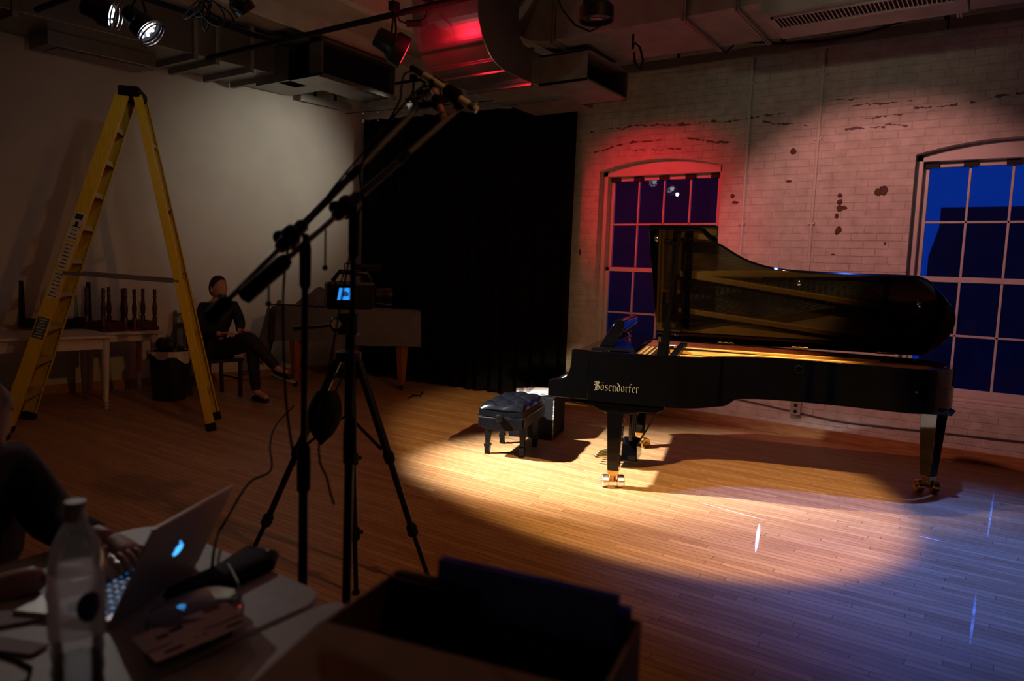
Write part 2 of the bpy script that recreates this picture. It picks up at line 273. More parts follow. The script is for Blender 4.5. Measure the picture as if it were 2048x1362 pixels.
M = dict(
    floor=floor_mat(), plaster=mat('white_plaster', (.62, .60, .55), .75, var=.05, scale=2.5, bump=.15, bscale=18),
    ceiling=mat('white_ceiling_paint', (.50, .46, .42), .8, var=.1, scale=3, bump=.1),
    darkwall=mat('dark_room_wall', (.10, .09, .085), .8, var=.1),
    joist=mat('white_joist_paint', (.58, .54, .48), .7, var=.08, bump=.1),
    oak=mat('oak_board', (.40, .20, .075), .42, var=.3, scale=5, stretch=(1, 12, 12), bump=.1),
    white=mat('white_paint', (.66, .63, .58), .5, var=.05, bump=.08, bscale=30),
    frame=mat('white_window_paint', (.62, .59, .55), .45, var=.06, bump=.08),
    glass=glass_mat('window_glass', (.86, .87, .9), .012), glass2=glass_mat('clean_window_glass', (.88, .9, .92), .003),
    tape=mat('black_tape', (.006, .006, .006), .7, var=.2),
    piano=mat('black_piano_lacquer', (.0015, .0015, .0017), .05, var=.1, scale=2, coat=.15, spec=.28),
    satin=mat('black_satin', (.003, .003, .004), .3, var=.2, spec=.12),
    black=mat('black_paint', (.005, .005, .006), .45, var=.3, scale=20, spec=.3),
    matte=mat('matte_black', (.004, .004, .005), .75, var=.3, scale=20, spec=.2),
    rubber=mat('black_rubber', (.006, .006, .006), .8, var=.2, spec=.2),
    brass=mat('brass', (.62, .40, .13), .22, 1, var=.15, scale=12),
    copperwheel=mat('pale_brass_wheel', (.74, .64, .58), .3, 1, var=.15, scale=15),
    bronze=mat('gold_bronze_plate', (.80, .40, .08), .38, .3, var=.08, scale=8),
    soundboard=mat('spruce_soundboard', (.50, .31, .13), .35, var=.2, scale=4, stretch=(1, 14, 1)),
    redwood=mat('inner_rim_mahogany', (.10, .022, .012), .15, var=.25, scale=5, stretch=(1, 10, 10), coat=.4),
    string=mat('steel_string', (.45, .42, .38), .25, 1, var=.1),
    gold=mat('gold_letter', (.30, .26, .17), .45, .4, var=.1),
    ivory=mat('white_key', (.75, .74, .70), .25, var=.03),
    leather=mat('black_leather', (.003, .0035, .005), .17, var=.2, scale=30, bump=.03, bscale=120, spec=.3),
    paper=mat('white_paper', (.78, .78, .80), .7, var=.03), ink=mat('black_ink', (.02, .02, .02), .7, var=.1),
    galv=mat('galvanized_duct', (.30, .29, .28), .34, .85, var=.18, scale=5, bump=.05, bscale=9),
    galvdull=mat('dull_galvanized_duct', (.27, .255, .24), .5, .5, var=.2, scale=5, bump=.06, bscale=9),
    painted=mat('grey_duct_sheet', (.24, .23, .215), .38, .85, var=.12, scale=4, bump=.05),
    steel=mat('galvanized_track', (.50, .49, .46), .3, .9, var=.1, scale=10),
    chrome=mat('chrome', (.75, .75, .76), .12, 1, var=.05),
    curtain=mat('black_drape', (.0035, .0035, .0037), .95, var=.2, scale=30, spec=.08),
    yellow=mat('yellow_fibreglass', (.62, .43, .015), .42, var=.12, scale=8, bump=.05, stretch=(8, 8, 1)),
    step=mat('tan_ladder_step', (.45, .36, .12), .45, .3, var=.15), alu=mat('aluminium', (.6, .6, .58), .35, .9, var=.1),
    label=mat('worn_label', (.50, .46, .32), .6, var=.2, scale=14), bluelabel=mat('blue_label', (.06, .10, .12), .5, var=.2),
    tablewhite=mat('cream_table_paint', (.60, .52, .45), .5, var=.08), redbrown=mat('red_brown_wood', (.085, .022, .012), .35, var=.3, scale=6, stretch=(6, 6, 1)),
    blackwood=mat('black_wood', (.010, .009, .009), .4, var=.3), greygreen=mat('grey_green_paint', (.13, .14, .12), .6, var=.15),
    cover=mat('quilted_grey_cover', (.105, .108, .112), .85, var=.15, scale=7, bump=.35, bscale=35), covertan=mat('brown_piano_leg', (.28, .10, .03), .35, var=.25, stretch=(6, 6, 1)),
    bin=mat('black_bin_plastic', (.012, .013, .016), .5, var=.2), liner=mat('white_bin_liner', (.55, .53, .50), .5, var=.1, bump=.3, bscale=25),
    skin=mat('skin', (.46, .25, .17), .5, var=.08, scale=12), hair=mat('dark_hair', (.012, .009, .007), .6, var=.4, scale=60),
    shirt=mat('black_shirt', (.008, .008, .010), .85, var=.3, scale=15, bump=.2), trousers=mat('black_trousers', (.007, .007, .008), .85, var=.3, scale=15, bump=.2),
    jacket=mat('dark_olive_jacket', (.010, .010, .007), .9, var=.3, scale=18, bump=.2), shoe=mat('black_shoe', (.010, .009, .009), .35, var=.2), sole=mat('pale_sole', (.35, .3, .26), .7, var=.1),
    tabletop=mat('grey_white_table_plastic', (.50, .49, .46), .5, var=.06, scale=20, bump=.06, bscale=90),
    laptop=mat('aluminium_laptop', (.52, .50, .48), .42, .45, var=.03), key=mat('black_key', (.01, .01, .011), .5, var=.1),
    glow=mat('blue_white_glow', (.1, .3, .6), .4, emit=(.06, .40, 1), es=1.6), keyglow=mat('blue_key_glow', (.02, .1, .2), .4, emit=(.01, .20, .60), es=.55),
    lcd=mat('blue_camera_screen', (.02, .1, .3), .4, emit=(.03, .33, 1), es=.95), lcddark=mat('dark_screen_figure', (.01, .05, .15), .4, emit=(.01, .09, .35), es=.5),
    disc=mat('glossy_blue_plastic', (.10, .12, .22), .06, .0, var=.05, coat=1.0, spec=1.0), card=mat('white_card', (.78, .74, .73), .7, var=.08, scale=10), cardred=mat('dark_red_print', (.14, .02, .015), .7, var=.1), cardbrown=mat('brown_print', (.22, .13, .05), .7, var=.1),
    cardboard=mat('brown_cardboard', (.34, .17, .08), .85, var=.12, scale=14, bump=.08), inkred=mat('dark_cardboard_edge', (.10, .035, .02), .9, var=.1),
    folderblue=mat('blue_folder', (.10, .18, .80), .45, var=.1), folderblack=mat('black_folder', (.008, .008, .010), .5, var=.1),
    pet=glass_mat('clear_bottle_plastic', (.95, .96, .97), .10, .02, True), bottlecap=mat('white_bottle_cap', (.55, .54, .52), .5, var=.05), bottlelabel=glass_mat('clear_white_label', (.9, .9, .9), .55, .2, True), labelblue=mat('navy_label_print', (.012, .02, .07), .45, var=.1),
    notes=mat('grey_white_paper', (.42, .40, .38), .75, var=.06), cablewhite=mat('white_cable', (.5, .5, .52), .5, var=.05), silver=mat('satin_silver_mic', (.80, .76, .66), .42, .0, var=.05), copper=mat('copper_mic', (.75, .33, .25), .42, .0, var=.05), greysteel=mat('grey_steel_tube', (.16, .16, .155), .3, .6, var=.1),
    redlens=mat('red_gel', (.5, .01, .02), .3, emit=(1, .02, .04), es=2.6), whitelens=mat('lit_white_lens', (.5, .5, .5), .1, emit=(.75, .85, 1), es=3.0), dimlens=mat('dim_glass_lens', (.06, .05, .05), .08, var=.1, coat=.5),
    warmlit=mat('lit_warm_reflector', (.5, .5, .4), .3, emit=(1, .92, .70), es=1.2), lensglass=mat('lens_reflector', (.30, .34, .42), .15, .7, emit=(.35, .45, .62), es=.22),
    outside=mat('dark_outside_wall', (.035, .035, .045), .9, var=.3, scale=3), outlet=mat('steel_outlet_box', (.4, .38, .36), .5, .3, var=.1), cable=mat('grey_cable', (.09, .075, .07), .7, var=.1),
)

# ------------------------------------------------------------------ room shell
W, CEIL = 7.46, 4.20
LX = lambda y: -8.5+.163*(y-3.6)          # the left wall runs slightly out of square
CORX = LX(W)
floor = MB().bb((-10, -3.2, -.1), (3.7, W+.35, 0)).build('floor', M['floor'], smooth=0); tag(floor, kind='structure')
tag(MB().bb((-10, -3.2, CEIL), (3.7, W+.35, CEIL+.1)).build('ceiling', M['ceiling'], smooth=0), kind='structure')
tag(MB().prism([(LX(-3.2), -3.2, -.1), (LX(W+.35), W+.35, -.1), (LX(W+.35)-.2, W+.35, -.1), (LX(-3.2)-.2, -3.2, -.1)], (0, 0, CEIL+.2)).build('wall_left', M['plaster'], smooth=0), kind='structure')
tag(MB().bb((3.5, -3.2, -.1), (3.7, W+.35, CEIL+.1)).build('wall_right', M['darkwall'], smooth=0), kind='structure')
tag(MB().bb((-10, -3.4, -.1), (3.7, -3.2, CEIL+.1)).build('wall_front', M['darkwall'], smooth=0), kind='structure')

WINS = [(-4.0, -2.575), (-.81, .66)]
ZB, ZS, ZA, WT = .47, 2.705, 2.81, .36
def arch(x0, x1, n=16, dz=0):
    out = []
    for i in range(n+1):
        t = i/n; out.append((x0+(x1-x0)*t, ZS+dz+(ZA-ZS)*(1-(2*t-1)**2)))
    return out
mb = MB()
def wall_prism(poly):           # polygon in (x, z), extruded through the wall
    mb.prism([(x, W, z) for x, z in poly], (0, WT, 0))
xs = [-10]+[x for w_ in WINS for x in w_]+[3.7]
for i in range(0, len(xs), 2): wall_prism([(xs[i], -.1), (xs[i+1], -.1), (xs[i+1], CEIL+.1), (xs[i], CEIL+.1)])
for x0, x1 in WINS:
    wall_prism([(x0, -.1), (x1, -.1), (x1, ZB), (x0, ZB)])
    a = arch(x0, x1)
    for p, q in zip(a, a[1:]): wall_prism([p, q, (q[0], CEIL+.1), (p[0], CEIL+.1)])
def xz(px, py): p = at_y(px, py, W); return p.x, p.z
chips = [(*xz(px, py), rx, rz) for px, py, rx, rz in ((1587, 303, .025, .025), (1761, 383, .05, .045), (1680, 392, .02, .02), (1681, 405, .03, .03), (1682, 416, .045, .03), (1673, 432, .02, .02), (1676, 462, .03, .035), (1465, 393, .018, .02), (1467, 405, .04, .02), (1577, 363, .025, .012), (1770, 488, .012, .015), (1669, 509, .03, .01), (1160, 505, .02, .04))]
def ck(x0, y0, x1, y1, wd=.02): return (*xz(x0, y0), *xz(x1, y1), wd)
cracks = [ck(1180, 265, 1290, 250), ck(1290, 252, 1480, 240, .026), ck(1480, 240, 1575, 224), ck(1185, 306, 1240, 290, .022), ck(1240, 290, 1330, 277), ck(1370, 275, 1460, 286), ck(1265, 303, 1365, 296, .016), ck(1525, 243, 1615, 250), ck(1700, 212, 1825, 200, .02), ck(1730, 236, 1820, 228), ck(1828, 215, 1915, 212, .022), ck(1940, 205, 2048, 184, .024), ck(1690, 258, 1770, 255), ck(1660, 200, 1740, 196, .014), ck(1770, 250, 1815, 251)]
wall = mb.build('wall_back', brick_mat(chips, cracks), smooth=0); tag(wall, kind='structure')

tag(MB().bb((-10, W-.022, 0), (3.5, W, .105)).build('baseboard_back', M['oak'], smooth=0, bevel=.003), kind='structure')
tag(MB().prism([(LX(-3), -3, 0), (LX(W), W-.02, 0), (LX(W)+.02, W-.02, 0), (LX(-3)+.02, -3, 0)], (0, 0, .1)).build('baseboard_left', M['oak'], smooth=0), kind='structure')
for i in range(9):
    y = None; x = -7.6+i*1.05
    tag(MB().bb((x-.05, -3, CEIL-.16), (x+.05, W-.01, CEIL-.001)).build('trim_%d' % (i+1), M['joist'], smooth=0), kind='structure')

def window(idx, x0, x1):
    root = empty('window_%d' % idx, (x0, W, ZB)); tag(root, kind='structure')
    yf = W+.11
    hz = 2.655
    fr = MB()
    for xa, xb in ((x0-.012, x0+.055), (x1-.055, x1+.012)): fr.bb((xa, yf, ZB), (xb, yf+.16, hz+.06))
    head = [(x, yf, z) for x, z in arch(x0-.01, x1+.01, 16, .004)]
    fr.prism([(x0-.01, yf, hz)]+head+[(x1+.01, yf, hz)], (0, .16, 0))
    fr.build('window_frame', M['frame'], root, bevel=.004)
    sl = MB().bb((x0+.002, yf-.09, ZB+.0), (x1-.002, yf+.16, ZB+.045)).bb((x0+.002, yf-.03, ZB+.045), (x1-.002, yf+.14, ZB+.075))
    sl.build('window_sill', M['frame'], root, bevel=.005)
    a, b = x0+.055, x1-.055
    zm = 1.60
    for nm, zlo, zhi, y in (('upper_sash', zm-.02, hz, yf+.09), ('lower_sash', ZB+.075, zm+.02, yf+.045)):
        s = MB(); st = .045
        s.bb((a, y, zlo), (a+st, y+.04, zhi)).bb((b-st, y, zlo), (b, y+.04, zhi)).bb((a, y, zhi-st), (b, y+.04, zhi)).bb((a, y, zlo), (b, y+.04, zlo+(.045 if nm[0] == 'u' else .075)))
        so = s.build(nm, M['frame'], root, bevel=.003)
        g0, g1 = zlo+.045, zhi-st
        if nm[0] == 'l': g0 = zlo+.075
        mu = MB()
        for k in (1, 2, 3):
            x = a+st+(b-a-2*st)*k/4; mu.bb((x-.010, y+.004, g0), (x+.010, y+.036, g1))
        z = (g0+g1)/2; mu.bb((a+st, y+.004, z-.010), (b-st, y+.036, z+.010))
        mu.build('muntins', M['frame'], so, bevel=.003)
        MB().bb((a+st-.005, y+.018, g0-.005), (b-st+.005, y+.022, g1+.005)).build('glass_pane', M['glass' if idx == 1 else 'glass2'], so, smooth=0)
    for k in range(5):
        x = a+.045+(b-a-.09)*k/4
        if k == 0: x += .02
        if k == 4: x -= .02
        MB().box((x, yf+.075, hz-.028), (.11, .03, .05)).build('tape', M['tape'], root, smooth=0)
    return root
w1 = window(1, *WINS[0]); w2 = window(2, *WINS[1])

# dusk outside
b1 = MB().bb((-4.6, 16, -6), (10, 24, 6.05))
b1 = MB().prism([(-1.75, 20, -6), (10, 20, -6), (10, 20, 3.46), (-1.55, 20, 3.46), (-1.55, 20, 3.0), (-1.72, 20, 2.3)], (0, 6, 0)).build('building', M['outside'], smooth=0)
tag(b1, 'dark flat-roofed building seen outside the right-hand window at dusk', 'building')
b2 = MB().bb((-17, 16, -6), (-5.72, 22, 7)).bb((-17, 15.9, 6.8), (-5.62, 16, 7.1)).build('building', M['outside'], smooth=0)
tag(b2, 'tall dark building close outside the left-hand window', 'building')

# ------------------------------------------------------------------ wall fittings
def strut(name, p, q, label, hangers, parent_pts=None):
    t = empty(name, p, label, 'curtain track')
    p, q = V(p), V(q); d = (q-p).normalized(); sd = d.cross(V((0, 0, 1)))
    m = MB().beam(p, q, .012, .085)
    for dz in (.04, -.04, 0): m.beam(p+V((0, 0, dz))-sd*.02, q+V((0, 0, dz))-sd*.02, .045, .014)
    m.build('rail', M['steel'], t, smooth=30)
    for k in hangers:
        c = p+d*k
        MB().tube([c+V((0, 0, .04)), c+V((0, 0, CEIL-c.z-.16))], .006, 6).lathe([(.006, .16), (.018, .12), (.022, .05), (.022, .04)], c, seg=8).build('hanger_rod', M['black'], t)
    return t
strut('curtain_track', (-4.0, 7.28, 3.755), (3.4, 7.28, 3.755), 'long galvanized track hanging along the brick wall above both windows', (.95, 2.0, 3.35))
lt0, lt1 = V((LX(6.36)+.16, 6.36, 3.712)), V((CORX+.14, 7.1, 3.70))
strut('curtain_track', lt0, lt1, 'short shiny galvanized track on the white left wall near the corner', (.2, .5))
for px, z0, lab in ((1495, .95, 'left thin vertical conduit on the brick wall beside the left window'), (1635, .95, 'right thin vertical conduit on the brick wall between the windows')):
    x = at_y(px, 300, W).x
    t = empty('conduit', (x, W-.014, z0), lab, 'pipe')
    MB().tube([(x, W-.014, z0), (x, W-.017, CEIL-.01)], .016, 8).build('pipe', M['white'], t)
    for z in (1.3, 2.1, 2.9, 3.5): MB().bb((x-.03, W-.027, z-.01), (x+.03, W-.0005, z+.01)).build('pipe_clip', M['white'], t)
cb = [at_y(x, y, W-.008) for x, y in ((1380, 780), (1525, 809), (1660, 840), (1700, 846), (1780, 855), (1850, 862), (1940, 872), (2048, 884))]+[V((1.6, W-.008, .26))]
t = MB().tube(cb, .007, 6).build('cable', M['cable']); tag(t, 'thin dark cable clipped along the foot of the brick wall', 'cable')
t = empty('outlet_box', at_y(1592, 816, W-.02), 'small metal outlet box low on the brick wall behind the piano', 'outlet')
c = at_y(1592, 816, W-.02); MB().box(c, (.10, .05, .13)).build('box', M['outlet'], t, bevel=.004)
for k in (-.03, .03): MB().lathe([(.017, 0), (.017, .006)], c+V((0, -.025, k)), (0, -1, 0), 12).build('socket', M['black'], t)

# ------------------------------------------------------------------ black drape in the corner
def drape():
    x0, x1 = -7.52, -4.24; bm_ = MB()
    def fn(u, v):
        x = x0+(x1-x0)*u; y = 7.12+.16*u
        fold = .045*math.sin(u*2*PI*17)+.02*math.sin(u*2*PI*7.3+1)
        z = 3.53-.05*u-.02*abs(math.sin(u*PI*12))*1.0
        k = .5+.5*v
        return (x+.012*math.sin(u*90), y+fold*k, z*(1-v)+(.025+.015*math.sin(u*40))*v)
    bm_.grid(fn, 260, 6); return bm_
cu = empty('curtain', (-5.9, 7.2, 0), 'floor-length black curtain hung across the far corner', 'curtain')
drape().build('drape', M['curtain'], cu, smooth=60)
gm = MB()
for i in range(13):
    u = i/12; p = V((-7.5+3.24*u, 7.10+.16*u, 3.50-.05*u)); gm.lathe([(.012, -.012), (.020, -.012), (.020, .0), (.012, .0)], p, (0, -1, 0), 10, cap=False)
gm.build('grommets', M['chrome'], cu)
rl = empty('curtain_rail', (-5.9, 7.2, 3.6), 'thin curtain wire with steel rollers above the black curtain', 'curtain rail')
MB().tube([(-7.85, 7.08, 3.63), (-4.1, 7.28, 3.56)], .006, 6).build('wire', M['black'], rl)
for i in range(13):
    u = i/12; p = V((-7.5+3.24*u, 7.098+.165*u, 3.612-.05*u))
    MB().ball(p, (.022, .014, .022), 10, 6).tube([p, p-V((0, 0, .06))], .004, 5).build('roller', M['chrome'], rl)

# ------------------------------------------------------------------ ducts under the ceiling
# right-hand duct with an elbow up to the ceiling
t = empty('air_duct', (-2.5, 6.1, 3.6), 'big galvanized duct with a slotted register running above the piano along the brick wall', 'duct')
y0, y1, z0, z1 = 5.66, 6.52, 3.6, 4.12
MB().bb((-3.57, y0, z0), (2.2, y1, z1)).build('duct_body', M['galvdull'], t, smooth=0, bevel=.004)
for x in (-3.57, -2.34, -1.91, -.5, .8):
    MB().bb((x-.018, y0-.03, z0-.035), (x-.003, y1+.03, z1+.02)).bb((x+.003, y0-.03, z0-.035), (x+.018, y1+.03, z1+.02)).build('flange', M['galv'], t, smooth=0)
el = MB(); n = 10; cxe, cze = -3.60, z0+.66
for y in (y0, y1-.002):
    pass
prof = []
for i in range(n+1):
    a_ = PI/2*i/n; prof.append((cxe-.66*math.sin(a_), cze-.66*math.cos(a_), cxe-.14*math.sin(a_), cze-.14*math.cos(a_)))
for p, q in zip(prof, prof[1:]):
    el.hex([(p[0], y0, p[1]), (q[0], y0, q[1]), (q[0], y1, q[1]), (p[0], y1, p[1]), (p[2], y0, p[3]), (q[2], y0, q[3]), (q[2], y1, q[3]), (p[2], y1, p[3])])
el.build('elbow', M['galvdull'], t, smooth=25)
for a_ in (28, 52):
    p, q = V((cxe-.14*math.sin(R(a_)), y0-.004, cze-.14*math.cos(R(a_)))), V((cxe-.65*math.sin(R(a_)), y0-.004, cze-.65*math.cos(R(a_))))
    MB().beam(p, q, .012, .006, (0, 1, 0)).build('seam', M['galv'], t, smooth=0)
# supply grille box beyond it
t2 = t
gx0, gx1 = -1.72, -.42
gz = 3.50
MB().bb((gx0, 5.62, gz), (gx1, 6.25, gz+.09)).build('register_box', M['galvdull'], t2, smooth=0, bevel=.004)
MB().bb((gx0+.05, 5.70, gz-.012), (gx1-.05, 5.72, gz)).bb((gx0+.05, 5.93, gz-.012), (gx1-.05, 5.95, gz)).bb((gx0+.05, 5.70, gz-.012), (gx0+.07, 5.95, gz)).bb((gx1-.07, 5.70, gz-.012), (gx1-.05, 5.95, gz)).build('grille_frame', M['galv'], t2, smooth=0)
gm = MB()
for k in range(40):
    x = gx0+.09+(gx1-gx0-.18)*k/39; gm.bb((x-.004, 5.72, gz-.010), (x+.004, 5.93, gz-.001))
gm.build('grille_slats', M['galv'], t2, smooth=0)
MB().bb((gx0+.07, 5.72, gz-.002), (gx1-.07, 5.93, gz-.0005)).build('grille_opening', M['matte'], t2, smooth=0)

# the red-lit elbow duct in the middle
t = empty('air_duct', (-4.2, 5.4, 3.3), 'dark elbow duct lit red on its curved face beside the black curtain', 'duct')
xa, xb = -4.58, -3.85
outer0 = [(4.88, CEIL-.01), (4.90, 3.71), (4.95, 3.55), (5.01, 3.44), (5.11, 3.345), (5.25, 3.295), (5.45, 3.28), (5.73, 3.28)]
inner = [(5.50, CEIL-.01), (5.50, 3.78), (5.51, 3.70), (5.53, 3.64), (5.56, 3.605), (5.60, 3.585), (5.64, 3.578), (5.73, 3.575)]
outer = []
for i in range(len(outer0)-1):
    for k in range(5):
        p0_, p1_, p2_, p3_ = [V((*outer0[max(0, min(len(outer0)-1, i+j))], 0)) for j in (-1, 0, 1, 2)]; t_ = k/5
        q_ = .5*((2*p1_)+(p2_-p0_)*t_+(2*p0_-5*p1_+4*p2_-p3_)*t_*t_+(3*p1_-p0_-3*p2_+p3_)*t_**3); outer.append((q_.x, q_.y))
outer.append(outer0[-1])
inner_ = inner; inner = [V((*inner_[min(6, j//5)], 0)).lerp(V((*inner_[min(7, j//5+1)], 0)), (j % 5)/5).to_2d().to_tuple() for j in range(35)]+[inner_[-1]]
m = MB()
for i in range(len(outer)-1):
    a, b, c_, d_ = outer[i], outer[i+1], inner[i+1], inner[i]
    m.hex([(xa, *a), (xb, *a), (xb, *b), (xa, *b), (xa, *d_), (xb, *d_), (xb, *c_), (xa, *c_)])
m.build('elbow', mat('dark_galvanized_sheet', (.20, .19, .185), .33, .7, var=.12, scale=5), t, smooth=35)
MB().tube([(xb+.004, *p) for p in outer], .007, 6).build('seam', M['galv'], t)
MB().bb((xa, 5.73, 3.28), (xb, 6.95, 3.575)).build('duct_body', M['galvdull'], t, smooth=0, bevel=.004)
br = MB().bb((xb, 5.88, 3.28), (-3.34, 5.90, 3.555)).bb((xb, 6.70, 3.28), (-3.34, 6.72, 3.555)).bb((xb, 5.88, 3.28), (-3.34, 6.72, 3.30)).bb((xb, 5.88, 3.54), (-3.34, 6.72, 3.558))
br.build('side_branch', M['galvdull'], t, smooth=0)
MB().bb((xb+.3, 5.90, 3.30), (xb+.31, 6.70, 3.56)).build('outlet_screen', M['matte'], t, smooth=0)
for y in (5.73, 6.3): MB().bb((xa-.02, y-.015, 3.25), (xb+.02, y+.015, 3.59)).build('flange', M['galv'], t, smooth=0)

# left-hand duct along the white wall
t = empty('air_duct', (-8, 4.5, 3.7), 'long grey duct along the white left wall ending in a boxy black mouth', 'duct')
xw = lambda y: LX(y)+.03
def lbox(ya, yb, wa, wb, za, zb_): return MB().hex([(xw(ya)+wa, ya, za), (xw(ya)+wb, ya, za), (xw(yb)+wb, yb, za), (xw(yb)+wa, yb, za), (xw(ya)+wa, ya, zb_), (xw(ya)+wb, ya, zb_), (xw(yb)+wb, yb, zb_), (xw(yb)+wa, yb, zb_)])
lbox(.5, 6.25, .05, .92, 3.70, 4.12).build('duct_body', M['painted'], t, smooth=0, bevel=.004)
for y in (2.95, 4.55, 4.78, 5.17, 5.5): lbox(y-.022, y+.022, .02, .95, 3.645, 4.15).build('flange', M['galvdull'], t, smooth=0)
lbox(3.35, 4.35, .15, .55, 3.56, 3.70).build('vent_box', M['painted'], t, smooth=0, bevel=.004)
lbox(3.45, 4.28, .20, .50, 3.552, 3.561).build('vent_slot', M['redwood'], t, smooth=0)
m = MB(); yy = [(5.5, 3.70), (6.0, 3.70), (6.15, 3.72), (6.25, 3.77), (6.28, 3.85)]
for a, b in zip(yy, yy[1:]): m.hex([(-7.55, a[0], a[1]), (-7.0, a[0], a[1]), (-7.0, b[0], b[1]), (-7.55, b[0], b[1]), (-7.55, a[0], 4.1), (-7.0, a[0], 4.1), (-7.0, b[0], 4.1), (-7.55, b[0], 4.1)])
m.build('elbow', M['painted'], t, smooth=35)
gx = -6.45; ya, yb, za, zb_ = 5.46, 6.62, 3.60, 3.98
MB().bb((-7.6, ya, za), (gx-.2, ya+.02, zb_+.1)).bb((-7.0, yb-.02, za), (gx, yb, zb_)).bb((-7.0, ya, za), (gx, yb, za+.02)).bb((-7.0, ya, zb_-.02), (gx, yb, zb_)).bb((-7.0, ya, za), (gx, ya+.02, zb_)).build('outlet_box', M['painted'], t, smooth=0)
MB().bb((gx-.10, ya+.02, za+.02), (gx-.09, yb-.02, zb_-.02)).build('outlet_screen', M['matte'], t, smooth=0)
MB().bb((gx-.005, ya-.01, za-.03), (gx+.02, yb+.01, za+.02)).bb((gx-.005, ya-.01, zb_-.02), (gx+.02, yb+.01, zb_+.01)).bb((gx-.005, ya-.01, za), (gx+.02, ya+.02, zb_)).build('lip', M['painted'], t, smooth=0)

# ------------------------------------------------------------------ lighting pipes and lamps
def pipe(pts, r, label):
    t = MB().tube(pts, r, 10).build('lighting_pipe', M['matte']); tag(t, label, 'pipe'); return t
pipe([(-7.4, 4.70, 3.70), (3.3, 4.70, 3.70)], .026, 'black lighting pipe running crosswise that carries the red lamp')
pipe([(-4.33, 1.0, 3.81), (-4.33, 4.86, 3.81)], .026, 'black lighting pipe running toward the brick wall right of the red lamp')
pipe([(-6.55, 2.0, 3.81), (-6.55, 5.2, 3.81)], .026, 'black lighting pipe running toward the duct end left of the red lamp')
pipe([(-7.2, 2.95, 3.63), (-2.0, 2.95, 3.63)], .026, 'black lighting pipe holding the two lit white lamps')
pipe([(-7.6, 6.65, 3.78), (-4.6, 6.65, 3.78)], .018, 'thin black pipe holding the small lamps near the far corner')
for x, y in ((-5.2, 4.8), (-3.0, 4.8), (-.5, 4.8), (-5.8, 2.95), (-4.6, 2.95)):
    p = V((x, y, 3.76 if y > 4 else 3.63)); t = empty('pipe_hanger', p, None, None)
    bpy.data.objects.remove(t)

def lamp(name, pos, aim, r, ln, label, lens, group=None, pipe_z=None, knuckle=None, barn=False):
    pos = V(pos); d = (V(aim)-pos).normalized(); t = empty(name, pos, label, 'stage lamp', group)
    b = pos-d*ln*.5
    MB().lathe([(r*.45, -ln*.55), (r*.62, -ln*.5), (r*.70, -ln*.15), (r*.92, -ln*.02), (r, ln*.02), (r, ln*.36), (r*.93, ln*.36), (r*.90, ln*.2)], pos, d, 24, cap=False).build('housing', M['black'], t)
    MB().lathe([(1e-4, -ln*.555), (r*.45, -ln*.55)], pos, d, 24, cap=False).build('back_cap', M['black'], t)
    MB().lathe([(1e-4, ln*.30), (r*.5, ln*(.38 if lens is M['redlens'] else .295)), (r*.9, ln*(.35 if lens is M['redlens'] else .26))], pos, d, 24, cap=False).build('lens', lens, t)
    x, y, _ = frame(d)
    top = pos+V((0, 0, r*1.75))
    MB().tube([pos+x*r*1.08, pos+x*r*1.1+V((0, 0, r*.8)), top+x*r*.4, top, top-x*r*.4, pos-x*r*1.1+V((0, 0, r*.8)), pos-x*r*1.08], .009, 6).build('yoke', M['matte'], t)
    for sg in (-1, 1): MB().lathe([(.02, 0), (.022, .03)], pos+x*r*1.0*sg, x*sg, 10).build('knob', M['matte'], t)
    if pipe_z:
        MB().tube([top, V((top.x, top.y, pipe_z))], .012, 8).box(V((top.x, top.y, pipe_z)), (.06, .075, .075)).build('clamp', M['matte'], t)
    return t
def par(name, pos, aim, r, label, pz):
    """open glass reflector lamp in a short black can"""
    t = lamp(name, pos, aim, r, r*2.4, label, M['lensglass'], None, pz)
    pos = V(pos); d = (V(aim)-pos).normalized(); x, y, _ = frame(d)
    return t, pos, d, x, y
for pos, aim, lab in ((LAMP_A, (-2.5, 4.75, 0), 'right one of the two lit white lamps at the upper left'), (LAMP_B, (-1.75, 7.46, 2.0), 'left one of the two lit white lamps at the upper left')):
    t, p, d, x, y = par('stage_lamp', pos, aim, .095, lab, 3.63)
    MB().ball(p+d*.055-x*.02+y*.02, (.035, .05, .05), 12, 8).build('bulb', M['whitelens'], t)
    mm = MB()
    for k in range(8):
        a_ = PI/4*k+.3; q = p+d*.066+(x*math.cos(a_)+y*math.sin(a_))*.062; mm.ball(q, (.012, .012, .012), 6, 4)
    mm.build('lens_facets', M['whitelens'], t)
    for k in (.095, .12): MB().lathe([(.098, k), (.106, k), (.106, k+.008), (.098, k+.008)], p, d, 24, cap=False).build('rim_ring', M['chrome'], t)
t = lamp('stage_lamp', LAMP_RED, (-2.9, 6.6, 2.2), .135, .30, 'black lamp with a glowing red gel under the lighting pipe', M['redlens'], None, 3.70)
p = LAMP_RED
t = lamp('stage_lamp', at_d(1193, 14, 5.0), (-2.4, 4.6, 0), .12, .26, 'unlit black lamp hanging in front of the big duct', M['dimlens'], None, 3.95)
pp = at_d(1193, 14, 5.0)
cpts = [at_d(1115, -5, 5.3), at_d(1125, 20, 5.2), at_d(1150, 50, 5.15), at_d(1180, 63, 5.1), at_d(1205, 50, 5.05), at_d(1217, 20, 5.0), at_d(1215, 0, 5.0)]
tag(MB().tube(cpts, .007, 6).build('lamp_cable', M['rubber']), 'black cable looping below the unlit lamp in front of the big duct', 'cable')
